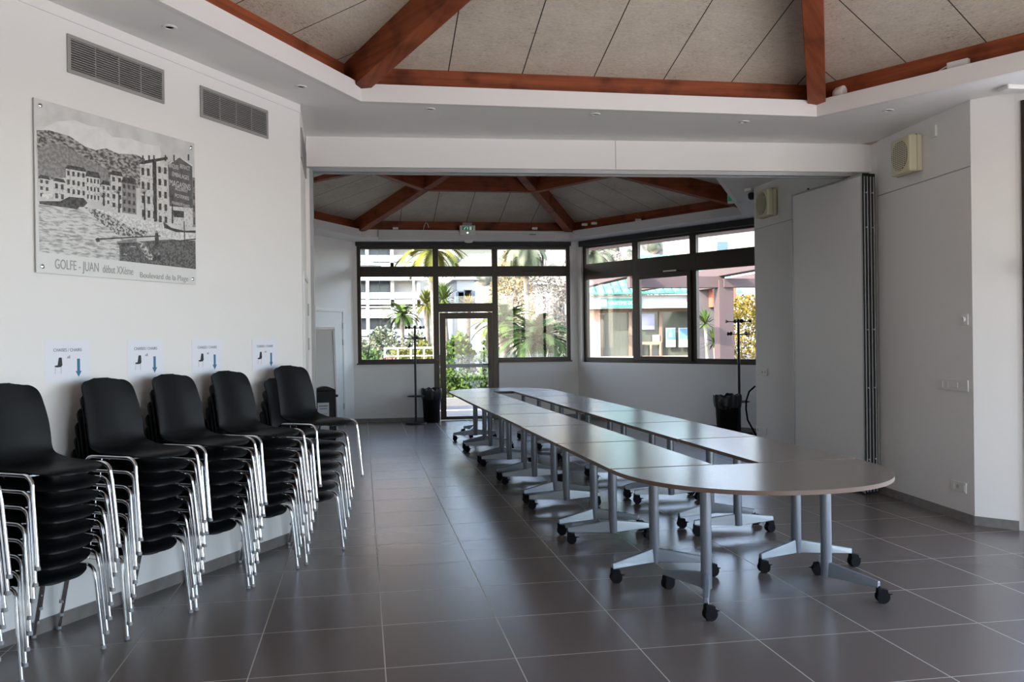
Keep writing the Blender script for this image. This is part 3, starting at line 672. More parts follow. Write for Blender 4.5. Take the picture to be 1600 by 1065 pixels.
# right wall: fans, switches, sockets
RA, RB = Vector(P['R2']), Vector(P['R1']); RWU = (RB-RA).normalized(); RWN = Vector((RWU.y, -RWU.x))
MA = Vector((5.0,10.5)); MU = Vector((0,-1)); MN = Vector((-1,0))
def fan(s, z, lab, a, u, n):
    o = wall_frame('extractor_fan', lab, 'fan', s, z, a=a, u=u, n=n, group='extractor fans'); w = .33
    MB().box(-w/2,w/2,-w/2,w/2,0,.13).build('housing', BEIGE, o, smooth=0, bevel=.018)
    MB().box(-w/2-.004,w/2+.004,-w/2-.004,w/2+.004,.055,.060).build('seam', mat('cream_shadow', (.40,.37,.26), .5), o, smooth=0)
    MB().cyl((0,0,.1295),(0,0,.1325), .135, 40).build('grille_back', mat('fan_dark', (.05,.045,.03), .7), o, smooth=30)
    mb = MB(); N = 16
    for k in range(N):
        y = -.135+.27*(k+.5)/N; hw = math.sqrt(max(.135**2-y*y, 0)); mb.box(-hw,hw,y-.0042,y+.0042,.132,.138)
    for k in range(-3,4): x = k*.036; hh = math.sqrt(.135**2-x*x); mb.box(x-.002,x+.002,-hh,hh,.132,.137)
    mb.build('grille', BEIGE, o, smooth=0)
    return o
def rs(x, y): q = on_wall(x, y, RA, RB); return (q.to_2d()-RA).dot(RWU), q.z
fan(.64, 3.20, 'cream extractor fan high on the near right wall', RA, RWU, RWN)
fan(.47, 3.20, 'cream extractor fan high on the farther wall, behind the folded panels', MA, MU, MN)
def plate(name, lab, s, z, cells, a, u, n, cat, kinds, cw=.071, ch=.078, g=None):
    o = wall_frame(name, lab, cat, s, z, a=a, u=u, n=n, group=g)
    W2 = cw*cells/2
    MB().box(-W2-.004,W2+.004,-ch/2-.004,ch/2+.004,0,.009).build('plate', WHITEP, o, smooth=0, bevel=.002)
    for i, k in enumerate(kinds):
        x = -W2+cw*(i+.5)
        if k == 's': MB().box(x-.024,x+.024,-.027,.027,.009,.0125).build('rocker', WHITEP, o, smooth=0, bevel=.0015)
        if k == 'p': MB().lathe([(.020,.0091),(.020,.0095)], 24, (x,0,0)).build('socket_well', mat('socket_grey', (.50,.49,.47), .5), o, smooth=0); MB().cyl((x-.008,0,.0095),(x-.008,0,.0102),.0028,8).cyl((x+.008,0,.0095),(x+.008,0,.0102),.0028,8).build('socket_holes', DARK, o, smooth=0)
        if k == 'd': MB().lathe([(.022,.009),(.020,.024),(.0,.0245)], 24, (x,0,0)).build('dial', WHITEP, o); MB().box(x-.002,x+.002,.004,.018,.0245,.0255).build('dial_mark', INK, o, smooth=0)
        if k == 'l': MB().box(x-.03,x+.075,-.022,.022,.009,.014).build('cover', WHITEP, o, smooth=0, bevel=.003)
    return o
plate('thermostat', 'small white dial thermostat alone on the right wall', rs(1508,498)[0], 1.685, 1, RA, RWU, RWN, 'thermostat', 'd', .085, .085)
plate('light_switch', 'long white switch plate below the dial thermostat', rs(1490,601)[0], 1.135, 5, RA, RWU, RWN, 'switch', ['s','s','l','',''], .082, .085)
plate('wall_socket', 'white triple socket just above the baseboard of the right wall', rs(1498,762)[0], .28, 3, RA, RWU, RWN, 'socket', 'sps')
plate('light_switch', 'small white switch left of the farther fan wall, at head height', .06, 1.59, 1, MA, MU, MN, 'switch', 's')
plate('wall_socket', 'row of white sockets at hip height on the wall by the coat stand', .16, 1.115, 4, MA, MU, MN, 'socket', 'sspp', .075)
plate('wall_socket', 'white socket low on the wall, just above the table top', .14, .365, 3, MA, MU, MN, 'socket', 'ps', .09)
sen = wall_frame('wall_cover', 'small blank white cover plate above the near extractor fan', 'cover', .98, 3.34, a=RA, u=RWU, n=RWN)
MB().box(-.05,.05,-.05,.05,0,.022).build('cover', WHITEP, sen, smooth=0, bevel=.004)

# ------------------------------------------------------------------ folded movable wall
def fold_panel(x0, lab, y0=7.80):
    o = thing('folding_wall_panel', lab, 'partition panel', (x0, y0, 0), R(3.2), 'folded movable wall panels'); Lp = 1.28; t = .07
    MB().box(.004,t-.004,.02,Lp-.02,.02,3.13).build('board', PANELW, o, smooth=0, bevel=.002)
    ep = MB().box(0,t,0,.02,.012,3.15).box(0,t,Lp-.02,Lp,.012,3.15).box(0,.004,.02,Lp-.02,3.13,3.15).box(.012,.022,-.012,0,.03,3.12).box(.046,.056,-.012,0,.03,3.12).build('edge_profile', ALU2, o, smooth=0)
    MB().box(.0,t,-.004,0,.012,3.15).box(.022,.046,-.006,-.004,.03,3.12).build('gasket', BLACKM, o, smooth=0)
    for z in (.35, 1.05, 1.62, 2.62, 2.96): MB().cyl((.034,-.024,z),(.034,-.004,z),.009,10).build('lock_bolt', CHROME, ep)
    MB().cyl((t/2,.25,3.15),(t/2,.25,3.175),.012,10).cyl((t/2,1.0,3.15),(t/2,1.0,3.175),.012,10).build('roller', BLACKM, o)
    return o
fold_panel(4.845, 'white movable wall panel facing the tables, nearest of the folded set')
fold_panel(4.925, 'folded movable wall panel between two others, only its metal edge showing', 7.82)

# ------------------------------------------------------------------ on the soffit and ring beams
for (x, y), lab in zip(((265,42),(470,135),(672,170),(930,178),(1163,190),(1388,172)), ('above the left air grille','above the left wall corner','above the left end of the beam','above the middle of the beam','above the right end of the beam','above the near extractor fan')):
    q = at_z(x, y, CZ); o = thing('downlight', 'small round white recessed downlight '+lab, 'light', (q.x, q.y, CZ), 0, 'recessed downlights')
    MB().lathe([(.024,-.002),(.026,-.007),(.040,-.007),(.044,-.003),(.044,.0)], 28).build('ring', WHITEP, o); MB().lathe([(.0,-.002),(.025,-.002),(.025,.0)], 24).build('lamp', mat('lamp_glass', (.55,.55,.53), .2), o)
q = at_z(528, 366, CZ)
for (x, y), lab in zip(((512,367),), ('near the far door',)):
    q = at_z(x, y, CZ); o = thing('downlight', 'small round white downlight over the white door of the back room', 'light', (q.x+.05, q.y-.1, CZ), 0, 'recessed downlights')
    MB().lathe([(.034,-.010),(.052,-.010),(.058,-.004),(.058,.0)], 28).build('ring', WHITEP, o)
ex = thing('exit_sign', 'green lit running-man exit sign above the glass door', 'sign', (1.96, 16.085, 3.60))
MB().box(-.145,.145,-.05,.0,-.09,.09).build('housing', WHITEP, ex, smooth=0, bevel=.006)
MB().box(-.10,.10,-.053,-.05,.005,.072).build('sign_face', mat('exit_green', (.02,.26,.12), .5, emit=((.02,.30,.13), .05)), ex, smooth=0)
sy = MB()
for pts in ([(-.070,.012),(-.058,.012),(-.050,.030),(-.036,.044),(-.030,.056),(-.042,.058),(-.056,.048),(-.066,.030)], [(-.034,.060),(-.022,.060),(-.022,.069),(-.034,.069)], [(-.006,.014),(.008,.014),(.008,.050),(.016,.050),(.001,.066),(-.014,.050),(-.006,.050)], [(.036,.010),(.075,.010),(.075,.068),(.036,.068)]):
    sy.add([(x,-.0535,z) for x, z in pts], [tuple(range(len(pts)))])
sy.build('pictogram', mat('exit_white', (.8,.85,.8), .5, emit=((.8,1,.85), .06)), ex, smooth=0)
MB().cyl((0,-.0505,-.045),(0,-.056,-.045),.013,14).build('led', mat('led', (.9,1,.95), .3, emit=((.85,1,.9), .5)), ex)
MB().box(-.085,.085,-.04,.03,.09,.145).build('mount', mat('mount_grey', (.35,.34,.32), .5), ex, smooth=0)
ac = thing('air_curtain', 'long white air curtain unit above the glazed end wall', 'air curtain', (1.985, 16.13, 3.405))
MB().box(-1.66,1.66,-.02,.05,.02,.205).build('casing', mat('unit_white', (.66,.65,.63), .4), ac, smooth=0, bevel=.006); MB().box(-1.66,1.66,-.035,-.02,.02,.05).build('lip', WHITEP, ac, smooth=0, bevel=.004)
MB().lathe([(.075,-.026),(.075,-.0205),(.0,-.0205)], 30, (0,0,0), 'y').build('badge', WHITEP, ac).scale = (1.15,1,.42)
bd_ = ac.children[-1]; bd_.location = (1.22,0,.135)
MB().box(1.155,1.285,-.0275,-.0262,.127,.143).build('badge_line', INK, ac, smooth=0)
def pbox(name, lab, cat, x, y, z, sx, sy_, sz, rz=0, m=WHITEP):
    o = thing(name, lab, cat, (x, y, z), rz); MB().box(-sx/2,sx/2,-sy_/2,sy_/2,0,sz).build('case', m, o, smooth=0, bevel=.006); return o
e = math.atan2(-.866, .5)
b1 = pbox('junction_box', 'white box standing on the right-hand upstand below the roof', 'box', 4.60, 6.07, 3.62, .16, .05, .07, e)
MB().tube([(-.08,0,.05),(-.14,0,.03),(-.18,0,.005)], .006, 6).build('cable', WHITEP, b1)
sp = thing('spotlight', 'small white spotlight tucked at the foot of the right hip beam', 'spotlight', (4.06, 6.95, 3.62), e)
MB().lathe([(.022,0),(.042,.03),(.048,.09),(.044,.10)], 18, (0,0,.045), 'x').build('head', WHITEP, sp); MB().box(-.03,.03,-.03,.03,0,.012).cyl((0,0,.01),(0,0,.05),.012,10).build('foot', WHITEP, sp)
hk = thing('hook', 'dark iron hook hanging beside the right hip beam', 'hook', (3.36, 5.72, 4.06)); MB().tube([(0,0,.05),(0,0,.0),(.004,0,-.03),(.012,0,-.055)], .008, 8).build('hook_rod', BLACKM, hk)
sm = thing('smoke_detector', 'white flat sensor under the soffit at the right edge', 'sensor', (5.02, 5.98, CZ)); MB().box(-.11,.11,-.06,.06,-.035,0).build('case', WHITEP, sm, smooth=0, bevel=.008)
for x, y, lab in ((618,358,'left of the exit sign'), (836,358,'above the oval badge'), (914,352,'by the right rear corner'), (929,350,'second from the right rear corner'), (998,345,'on the right-hand upstand of the back room')):
    q = at_z(x, y, 3.62)
    pbox('sensor_box', 'tiny pale box on the back room upstand, '+lab, 'box', q.x, q.y+.03, 3.62, .10, .05, .04)
cb = thing('cable_loop', 'thin white cable loop in front of the far ring beam', 'cable', (1.16, 16.28, 3.62)); MB().tube([(.0,0,0),(.012,0,.08),(.05,0,.15),(.088,0,.11),(.10,0,.05)], .006, 6).build('cable', WHITEP, cb)
pj = thing('security_camera', 'small black and white camera under the far right soffit', 'camera', (5.07, 10.62, 3.40), R(30))
MB().box(-.16,-.02,-.05,.05,.04,.079).build('arm', WHITEP, pj, smooth=0, bevel=.006); MB().lathe([(.03,-.02),(.05,0),(.055,.05),(.04,.07)], 16, (-.06,0,-.04)).build('dome', BLACKM, pj)
ex2 = thing('exit_sign', 'green exit sign seen edge-on at the far right upstand', 'sign', (5.30, 11.70, 3.52), R(-60)); MB().box(-.13,.13,-.03,.03,-.04,.10).build('housing', WHITEP, ex2, smooth=0, bevel=.005); MB().box(-.115,.115,-.034,-.03,-.01,.085).box(-.115,.115,.03,.034,-.01,.085).build('sign_face', MATS['exit_green'], ex2, smooth=0)

# ------------------------------------------------------------------ standing things in the back room
def coat_stand(lab, loc, rz, umbrella=False):
    o = thing('coat_stand', lab, 'coat stand', loc, rz, 'black coat stands')
    MB().lathe([(.0,0),(.20,0),(.205,.008),(.20,.03),(.06,.045),(.03,.055),(.0,.055)], 32).build('base', BLACKM, o)
    MB().cyl((0,0,.05),(0,0,1.83),.021,16).build('pole', BLACKM, o); MB().lathe([(.021,0),(.03,.01),(.03,.035),(.015,.05),(.0,.052)], 18, (0,0,1.80)).build('finial', BLACKM, o)
    for k in range(8):
        z = 1.80 if k < 4 else 1.60; a = R(45+90*k+(0 if k < 4 else 40)); c, s = math.cos(a), math.sin(a)
        p = MB().cyl((c*.02,s*.02,z),(c*.17,s*.17,z+.01),.008,10); e0 = Vector((c*.165,s*.165,z+.01)); p.cyl(e0, e0+Vector((c*.035,s*.035,.004)), .012, 14, .032)
        p.build('peg', BLACKM, o)
    r = MB(); r.tube([(.155*math.cos(2*math.pi*k/28),.155*math.sin(2*math.pi*k/28),.52) for k in range(29)], .009, 8)
    for k in range(3): a = R(120*k); r.cyl((.02*math.cos(a),.02*math.sin(a),.52),(.155*math.cos(a),.155*math.sin(a),.52),.007,8)
    r.build('umbrella_ring', BLACKM, o)
    return o
q = at_z(651, 659); CL = Vector((q.x, 16.48))
cs1 = coat_stand('black coat stand in front of the left pane of the end window', (.985, 16.42, 0), R(10))
MB().tube([(.0,0,.0),(-.012,0,-.03),(-.03,0,-.05)], .004, 6).build('strap', BLACKM, cs1).location = (-.11,-.10,1.56)
um = thing('key_lanyard', 'small black strap hanging from the left coat stand', 'strap', (.89, 16.33, 1.56))
MB().tube([(0,0,.03),(-.004,0,-.05),(-.02,0,-.12)], [.006,.008,.005], 6).build('strap', BLACKM, um); MB().tube([(.004,0,-.02),(-.02,0,-.09),(-.06,0,-.15)], [.006,.016,.006], 6).tube([(0,0,-.02),(-.006,0,-.10),(-.035,0,-.16)], [.005,.012,.004], 6).build('tassel', BLACKM, um)
cs2 = coat_stand('black coat stand in front of the kiosk window, half behind the white wall', (5.97, 13.15, 0), R(35))
BAG = mat('bin_liner', (.010,.0105,.0115), .30, bump=.8, bscale=22)
def bin_(lab, loc, r, h):
    o = thing('waste_bin', lab, 'bin', loc, 0, 'lined black waste bins')
    MB().lathe([(.0,0),(r*.82,0),(r*.85,.01),(r,h-.01),(r,h),(r*.97,h),(r*.84,.03),(.0,.03)], 28).build('body', RUBBER, o)
    mb = MB(); rg = random.Random(int(r*1000)); ph = [rg.uniform(0,6) for _ in range(4)]
    def fn(u, v):
        a = 2*math.pi*u; w = .012*math.sin(7*a+ph[0])+.010*math.sin(13*a+ph[1]); prof = [(1.0,-.16),(1.05,-.09),(1.08,-.03),(1.07,.03),(1.0,.045),(.94,.03),(.90,-.05)]
        k = v*(len(prof)-1); i = min(int(k), len(prof)-2); t = k-i; rr_ = prof[i][0]+(prof[i+1][0]-prof[i][0])*t; zz = prof[i][1]+(prof[i+1][1]-prof[i][1])*t
        return ((r*rr_+w)*math.cos(a), (r*rr_+w)*math.sin(a), h+zz+w*.8+.012*math.sin(3*a+ph[2]))
    mb.grid(fn, 56, 12); mb.build('bin_liner', BAG, o); return o
bin_('black lined waste bin beside the glass door', (1.30, 16.66, 0), .18, .60)
bin_('black lined waste bin before the coat stand at the right window', (5.58, 12.72, 0), .19, .62)
hs = thing('cable_hose', 'black curved hose at the edge of the far right wall', 'hose', (5.86, 12.55, .0)); MB().tube([(.10,0,.80),(.0,0,.72),(-.05,0,.58),(-.055,0,.45),(-.03,0,.28),(.05,0,.14),(.12,0,.02)], .014, 8).build('hose', RUBBER, hs)
fc = thing('flip_chart', 'white paper flip chart leaning by the white back room door', 'flip chart', (-.72, 14.9, 0), R(14))
MB().hexa([(-.30,-.03,.62),(.30,-.03,.62),(.30,-.02,.62),(-.30,-.02,.62)], [(-.30,.10,1.80),(.30,.10,1.80),(.30,.11,1.80),(-.30,.11,1.80)]).build('board', mat('board_grey', (.66,.67,.68), .35), fc, smooth=0)
MB().hexa([(-.29,-.034,.66),(.29,-.034,.66),(.29,-.031,.66),(-.29,-.031,.66)], [(-.29,.088,1.77),(.29,.088,1.77),(.29,.092,1.77),(-.29,.092,1.77)]).build('paper_pad', mat('pad_white', (.80,.80,.80), .6), fc, smooth=0)
MB().box(-.30,.30,.075,.11,1.77,1.81).build('clamp', ALU2, fc, smooth=0, bevel=.004)
for x in (-.26,.26): MB().cyl((x*1.1,-.10,0),(x,.09,1.75),.012,10).build('leg', ALU2, fc)
MB().cyl((0,.42,0),(0,.11,1.70),.012,10).build('leg', ALU2, fc)
tw_ = thing('bag_dispenser', 'black round-topped stand with a printed sheet, behind the last chair stack', 'stand', (-.60, 14.2, 0), R(8))
MB().prism([(-.17,-.10),(.17,-.10),(.17,.10),(-.17,.10)], 0, .80).build('body', PLASTK, tw_, smooth=0, bevel=.02)
cap = MB()
cap.add([(x,y,.80+.055*math.cos(x/.17*math.pi/2)) for y in (-.10,.10) for x in [-.17+.034*k for k in range(11)]]+[(x,y,.795) for y in (-.10,.10) for x in (-.17,.17)],
        [(i,i+1,12+i,11+i) for i in range(10)]+[tuple(range(11))+(23,22), tuple(range(21,10,-1))+(24,25)])
cap.build('cap', PLASTK, tw_)
MB().box(-.12,.06,-.104,-.101,.12,.60).build('sheet', mat('sheet_white', (.55,.56,.60), .6), tw_, smooth=0)
MB().box(-.10,.04,-.1052,-.104,.54,.556).box(-.09,.03,-.1052,-.104,.50,.512).box(-.10,.04,-.1052,-.104,.42,.426).box(-.10,.02,-.1052,-.104,.39,.396).box(-.10,.04,-.1052,-.104,.36,.366).build('print_lines', INK, tw_, smooth=0)
MB().lathe([(.018,0),(.022,.03),(.01,.045)], 12, (.0,0,.0), 'x').build('knob', PLASTK, tw_).location = (.17,-.02,.70)

# ------------------------------------------------------------------ outside
PAVE_BOUNCE = mat('bounce_paving', (.78,.71,.63), .8, noise=((.82,.755,.68), 2, 5, .35, .7))
ASPH = mat('asphalt', (.050,.052,.060), .85, noise=((.066,.066,.072), 2, 5, .35, .7))
struct(MB().box(-120,140,17.22,260,-.16,-.03).box(-120,-3.2,7,17.22,-.16,-.03).box(7.1,140,9,17.22,-.16,-.03).build('ground', ASPH, smooth=0))
struct(MB().box(-60,-3.2,-60,7,-.16,-.03).box(7.1,60,-60,9,-.16,-.03).box(-3.2,7.1,-60,-.75,-.16,-.03).build('ground_bounce', PAVE_BOUNCE, smooth=0))  # unseen ground around the front room, kept pale to bounce light indoors
struct(MB().box(-6,10,19.6,19.72,-.03,-.02).build('ground_line', mat('line_white', (.75,.74,.72), .7), smooth=0))
GREENS = [mat('leaf_green', (.034,.070,.011), .75, 0, .15, noise=((.085,.125,.020), 1.2, 3, .4, .65)), mat('leaf_dark', (.012,.032,.010), .75, 0, .15, noise=((.040,.070,.017), 2, 3, .4, .65)), mat('leaf_yellow', (.16,.145,.022), .75, 0, .15, noise=((.085,.105,.018), 1.5, 3, .4, .65)),
          mat('leaf_grey', (.085,.105,.062), .75, 0, .15, noise=((.14,.15,.095), 2, 3, .4, .65)), mat('leaf_gold', (.24,.155,.018), .75, 0, .15, noise=((.13,.12,.018), 3, 3, .4, .65))]
TRUNK = mat('palm_trunk', (.12,.095,.07), .9, noise=((.20,.17,.135), 8, 4, .4, .6)); PALE = mat('pale_trunk', (.42,.37,.29), .9)
def frond(mb, o, az, elev, ln, droop, lw, rg, n=11, leaf=.34, vee=.5):
    """one feather leaf: a drooping rib with leaflets on both sides"""
    d = Vector((math.cos(az), math.sin(az), 0)); s = Vector((-d.y, d.x, 0)); pts = []
    p = Vector(o); a = elev
    for k in range(n+1):
        pts.append(p.copy()); p = p+(d*math.cos(a)+Vector((0,0,1))*math.sin(a))*ln/n; a -= droop/n
    mb.tube(pts, [lw*.5*(1-k/(n+1.5)) for k in range(n+1)], 4)
    for k in range(1, n):
        t = (pts[k+1]-pts[k-1]).normalized(); up = s.cross(t).normalized(); l = leaf*math.sin(math.pi*min(1, .12+k/n*.86))**.6*rg.uniform(.85,1.1)
        for h in (0, .5):
            b = pts[k]+(pts[k+1]-pts[k])*h
            for sg in (-1, 1):
                tip = b+(s*sg*.86+t*.6-up*vee*.2-Vector((0,0,1))*.22).normalized()*l; w = t*lw*.9
                mb.add([b-w, b+w, tip], [(0,1,2)])
def fan_leaf(mb, o, az, el, stalk, rad, rg, n=13):
    d = Vector((math.cos(az)*math.cos(el), math.sin(az)*math.cos(el), math.sin(el))); s = Vector((-math.sin(az), math.cos(az), 0)); c = Vector(o)+d*stalk; u = s.cross(d)
    mb.tube([o, c], .018, 4)
    for k in range(n):
        a = R(-118+236*k/(n-1)); v = (d*math.cos(a)+s*math.sin(a)).normalized(); w = (s*math.cos(a)-d*math.sin(a))*rad*.10
        tip = c+v*rad*rg.uniform(.85,1.05)-Vector((0,0,1))*rad*.22; m = c+v*rad*.55+u*.02
        mb.add([c, m+w, tip, m-w], [(0,1,2,3)])
def palm(lab, base, h, n, ln, leafm, seed, kind='feather', tr=.16, droop=1.5, trunkm=None, elev=(-.3,1.3), leaf=.38, group=None):
    rg = random.Random(seed); b = Vector(base); o = thing('palm_tree', lab, 'palm', b, 0, group)
    tp = Vector((rg.uniform(-.15,.15), rg.uniform(-.1,.1), h))
    mb = MB().tube([(0,0,-.1), tp*.35+Vector((.03,0,0)), tp*.7, tp], [tr*1.15, tr, tr*.92, tr*.95], 12); mb.build('trunk', trunkm or TRUNK, o)
    mb = MB()
    for k in range(n):
        az = k*2.399+rg.uniform(-.2,.2); el = elev[0]+(elev[1]-elev[0])*((k+.5)/n)
        if kind == 'spike':
            for q in range(5):
                a2 = az+rg.uniform(-.6,.6); e2 = el+rg.uniform(-.25,.25); d = Vector((math.cos(a2)*math.cos(e2), math.sin(a2)*math.cos(e2), math.sin(e2))); sw = Vector((-math.sin(a2), math.cos(a2), 0))*ln*.028; l = ln*rg.uniform(.75,1.05)
                mb.add([tp-sw*.5, tp+sw*.5, tp+d*l*.55+sw, tp+d*l-Vector((0,0,l*.18)), tp+d*l*.55-sw], [(0,1,2,3,4)])
        elif kind == 'feather': frond(mb, tp, az, el, ln*rg.uniform(.85,1.1), droop*rg.uniform(.8,1.2), .045, rg, leaf=leaf)
        else: fan_leaf(mb, tp, az, el, ln*.45*rg.uniform(.8,1.1), ln*.55, rg)
    mb.build('crown', leafm, o, smooth=0); return o
def bush(lab, c, rx, ry, rz, n, size, m, seed, name='shrub', cat='shrub', spiky=.0, group=None):
    rg = random.Random(seed); o = thing(name, lab, cat, c, 0, group); mb = MB()
    for k in range(n):
        th = rg.uniform(0, 6.283); ph = math.acos(rg.uniform(-.25, 1)); r = rg.uniform(.55, 1.0)**.5
        p = Vector((rx*r*math.sin(ph)*math.cos(th), ry*r*math.sin(ph)*math.sin(th), rz*max(0, .35+.65*r*math.cos(ph))))
        d = Vector((rg.gauss(0,1), rg.gauss(0,1), rg.gauss(.5,.8))).normalized(); d = (d*(1-spiky)+(p.normalized() if p.length else d)*spiky).normalized()
        s = d.orthogonal().normalized(); s.rotate(Matrix.Rotation(rg.uniform(0,6.28), 3, d)); l = size*rg.uniform(.7,1.3); w = s*l*.26
        mb.add([p, p+d*l*.5+w, p+d*l, p+d*l*.5-w], [(0,1,2,3)])
    mb.build('foliage', m, o, smooth=0)
    st = MB()
    for k in range(5): a = 1.256*k; st.tube([(rx*.15*math.cos(a), ry*.15*math.sin(a), 0), (rx*.45*math.cos(a), ry*.45*math.sin(a), rz*.6)], .02, 5)
    st.build('stem', TRUNK, o); return o
def blades(lab, c, n, ln, m, seed, w=.05, spread=.9, name='spiky_plant'):
    rg = random.Random(seed); o = thing(name, lab, 'plant', c); mb = MB()
    for k in range(n):
        az = rg.uniform(0, 6.283); a = rg.uniform(.1, spread); d = Vector((math.cos(az)*math.sin(a), math.sin(az)*math.sin(a), math.cos(a))); s = Vector((-math.sin(az), math.cos(az), 0))*w; l = ln*rg.uniform(.7,1.1)
        t = d.cross(s).normalized()*w*.35
        mb.add([Vector()-s*.6, s*.6+t*0, d*l*.5+s, d*l+Vector((math.cos(az),math.sin(az),0))*l*.08, d*l*.5-s, d*l*.45+t], [(0,1,5),(1,2,5),(2,3,5),(3,4,5),(4,0,5)])
    mb.build('leaves', m, o, smooth=0); return o

# planting bed beyond the glass door
def gp(x, Y): q = at_y(x, 560, Y); return (q.x, Y, -.03)
struct(MB().box(-3.5,11.5,21.2,34,-.03,.10).build('ground_bed', mat('soil', (.07,.053,.036), .9), smooth=0))
struct(MB().box(-3.6,11.6,21.0,21.2,-.03,.16).build('kerb', mat('kerb_white', (.20,.195,.19), .8), smooth=0))
for i, (x, Y, rx, rz, n, sz, mi, lab) in enumerate([
    (704,22.2,.34,.80,700,.13,0,'bright green low shrub seen through the left half of the glass door'), (735,22.0,.36,.72,700,.12,0,'bright green low shrub in the middle of the glass door'), (763,22.4,.36,.95,700,.13,0,'leafy green shrub at the right edge of the glass door'),
    (716,25.0,.50,1.75,800,.18,0,'tall light green shrub behind the door shrubs'), (580,24,.50,1.35,700,.13,0,'sunlit green shrub at the lower left of the end window'), (564,26.5,.45,1.7,600,.15,3,'pale green bush at the far left edge of the end window'),
    (628,27.5,.60,1.35,700,.15,2,'yellow green bush behind the white railing'), (664,26.5,.50,1.55,700,.15,2,'golden green bush beside the left mullion of the end window'), (600,31,.75,2.15,800,.17,3,'silvery bush below the apartment balconies'), (650,32,.65,1.95,700,.17,3,'silvery bush above the golden one'),
    (878,25,.60,1.75,700,.13,3,'grey green bush at the right edge of the end window'), (790,22.6,.42,.75,500,.15,2,'yellow green leafy plant at the lower right of the glass door'), (862,33,.9,2.3,700,.18,3,'pale shrub mass below the white house'), (772,29,.5,2.0,500,.18,0,'green shrub behind the right mullion')]):
    bush(lab, gp(x, Y), rx, rx, rz, n, sz, GREENS[mi], 40+i)
FLOWER = mat('flower_pink', (.42,.06,.14), .5)
for i, (x, lab) in enumerate(((597,'pink flowering plant left of the white railing'), (610,'pink flowering plant at the end of the white railing'))):
    bush(lab, (gp(x,23.6)[0], 23.6, .6), .3, .3, .5, 90, .10, FLOWER, 80+i, name='flowering_plant', cat='flowers')
blades('dark spiky plant at the lower left corner of the end window', gp(566,19.8), 22, 1.9, GREENS[1], 5, .05, .8)
blades('grey green spiky plant at the lower right of the end window', gp(842,20.8), 26, 1.35, GREENS[3], 6, .05, .95)
blades('second grey green spiky plant right of the first one', gp(874,21.2), 20, 1.35, GREENS[3], 8, .045, .9)
# palms
palm('dark cycad with a broad crown behind the spiky plants', gp(840,23.0), 1.50, 60, 1.35, GREENS[1], 11, droop=1.5, tr=.16, leaf=.30, elev=(-.35,1.35))
palm('feathery cycad left of the dark one', gp(789,25.0), 2.05, 40, 1.15, GREENS[0], 12, droop=1.5, tr=.16, leaf=.26, elev=(-.2,1.3))
palm('tall grey trunked palm in the right pane of the end window', gp(826,31), 4.9, 34, 1.35, GREENS[3], 13, droop=2.3, tr=.105, leaf=.34, elev=(-.5,1.1))
palm('spiky green palm right of the left mullion', gp(700,29), 2.95, 40, .80, GREENS[0], 14, kind='spike', tr=.10, elev=(-.6,1.4))
palm('golden spiky palm in the middle pane over the glass door', gp(727,30), 2.75, 30, .60, GREENS[4], 15, kind='spike', tr=.09, elev=(-.6,1.3))
palm('yellowish spiky palm beside the left mullion', gp(669,30), 2.85, 38, .80, GREENS[2], 16, kind='spike', tr=.10, elev=(-.7,1.3))
palm('small green palm in front of the apartment block', gp(629,33), 2.55, 36, .85, GREENS[0], 17, droop=1.3, leaf=.16, tr=.08, elev=(-.2,1.35))
palm('tall palm whose fronds hang into the top of the middle pane', gp(681,25), 4.15, 20, 1.25, GREENS[2], 18, droop=1.6, tr=.08, leaf=.30, elev=(-.3,.9))
palm('low spiky palm near the foot of the left pane', gp(590,33), 1.5, 22, .6, GREENS[0], 19, kind='spike', tr=.08, elev=(-.2,1.35))
palm('tall palm seen in the top left pane of the kiosk window', gp(925,44), 5.9, 34, 1.9, GREENS[3], 20, droop=2.3, tr=.14, leaf=.45, elev=(-.4,1.1))
# railing
rl = thing('railing', 'white metal railing on a low wall in the left pane', 'railing', (gp(640,24.3)[0], 24.3, .0)); mb = MB()
x0 = gp(600,24.3)[0]-rl.location.x; x1 = gp(684,24.3)[0]-rl.location.x
MB().box(x0,x1,-.12,.12,-.03,.92).build('base_wall', mat('wall_render', (.42,.39,.37), .85), rl, smooth=0)
MB().box(x0,x1,-.02,.02,1.34,1.385).box(x0,x1,-.015,.015,1.13,1.16).build('rail', WHITEP, rl, smooth=0)
for k in range(5): x = x0+.02+(x1-x0-.04)*k/4; MB().box(x-.022,x+.022,-.02,.02,.92,1.36).build('post', WHITEP, rl, smooth=0)
# street lamps
def lamp(x, Y, h, lab):
    o = thing('street_lamp', lab, 'street lamp', gp(x, Y), 0, 'street lamps'); MB().cyl((0,0,0),(0,0,h),.07,12,.05).build('pole', WHITEP, o); MB().lathe([(.0,h+.28),(.55,h+.10),(.58,h+.06),(.10,h),(.0,h)], 24).build('lamp_head', WHITEP, o)
lamp(576, 36, 4.6, 'white street lamp with a dish head at the left of the end window'); lamp(648, 48, 8.2, 'tall white lamp post before the right end of the balconies')
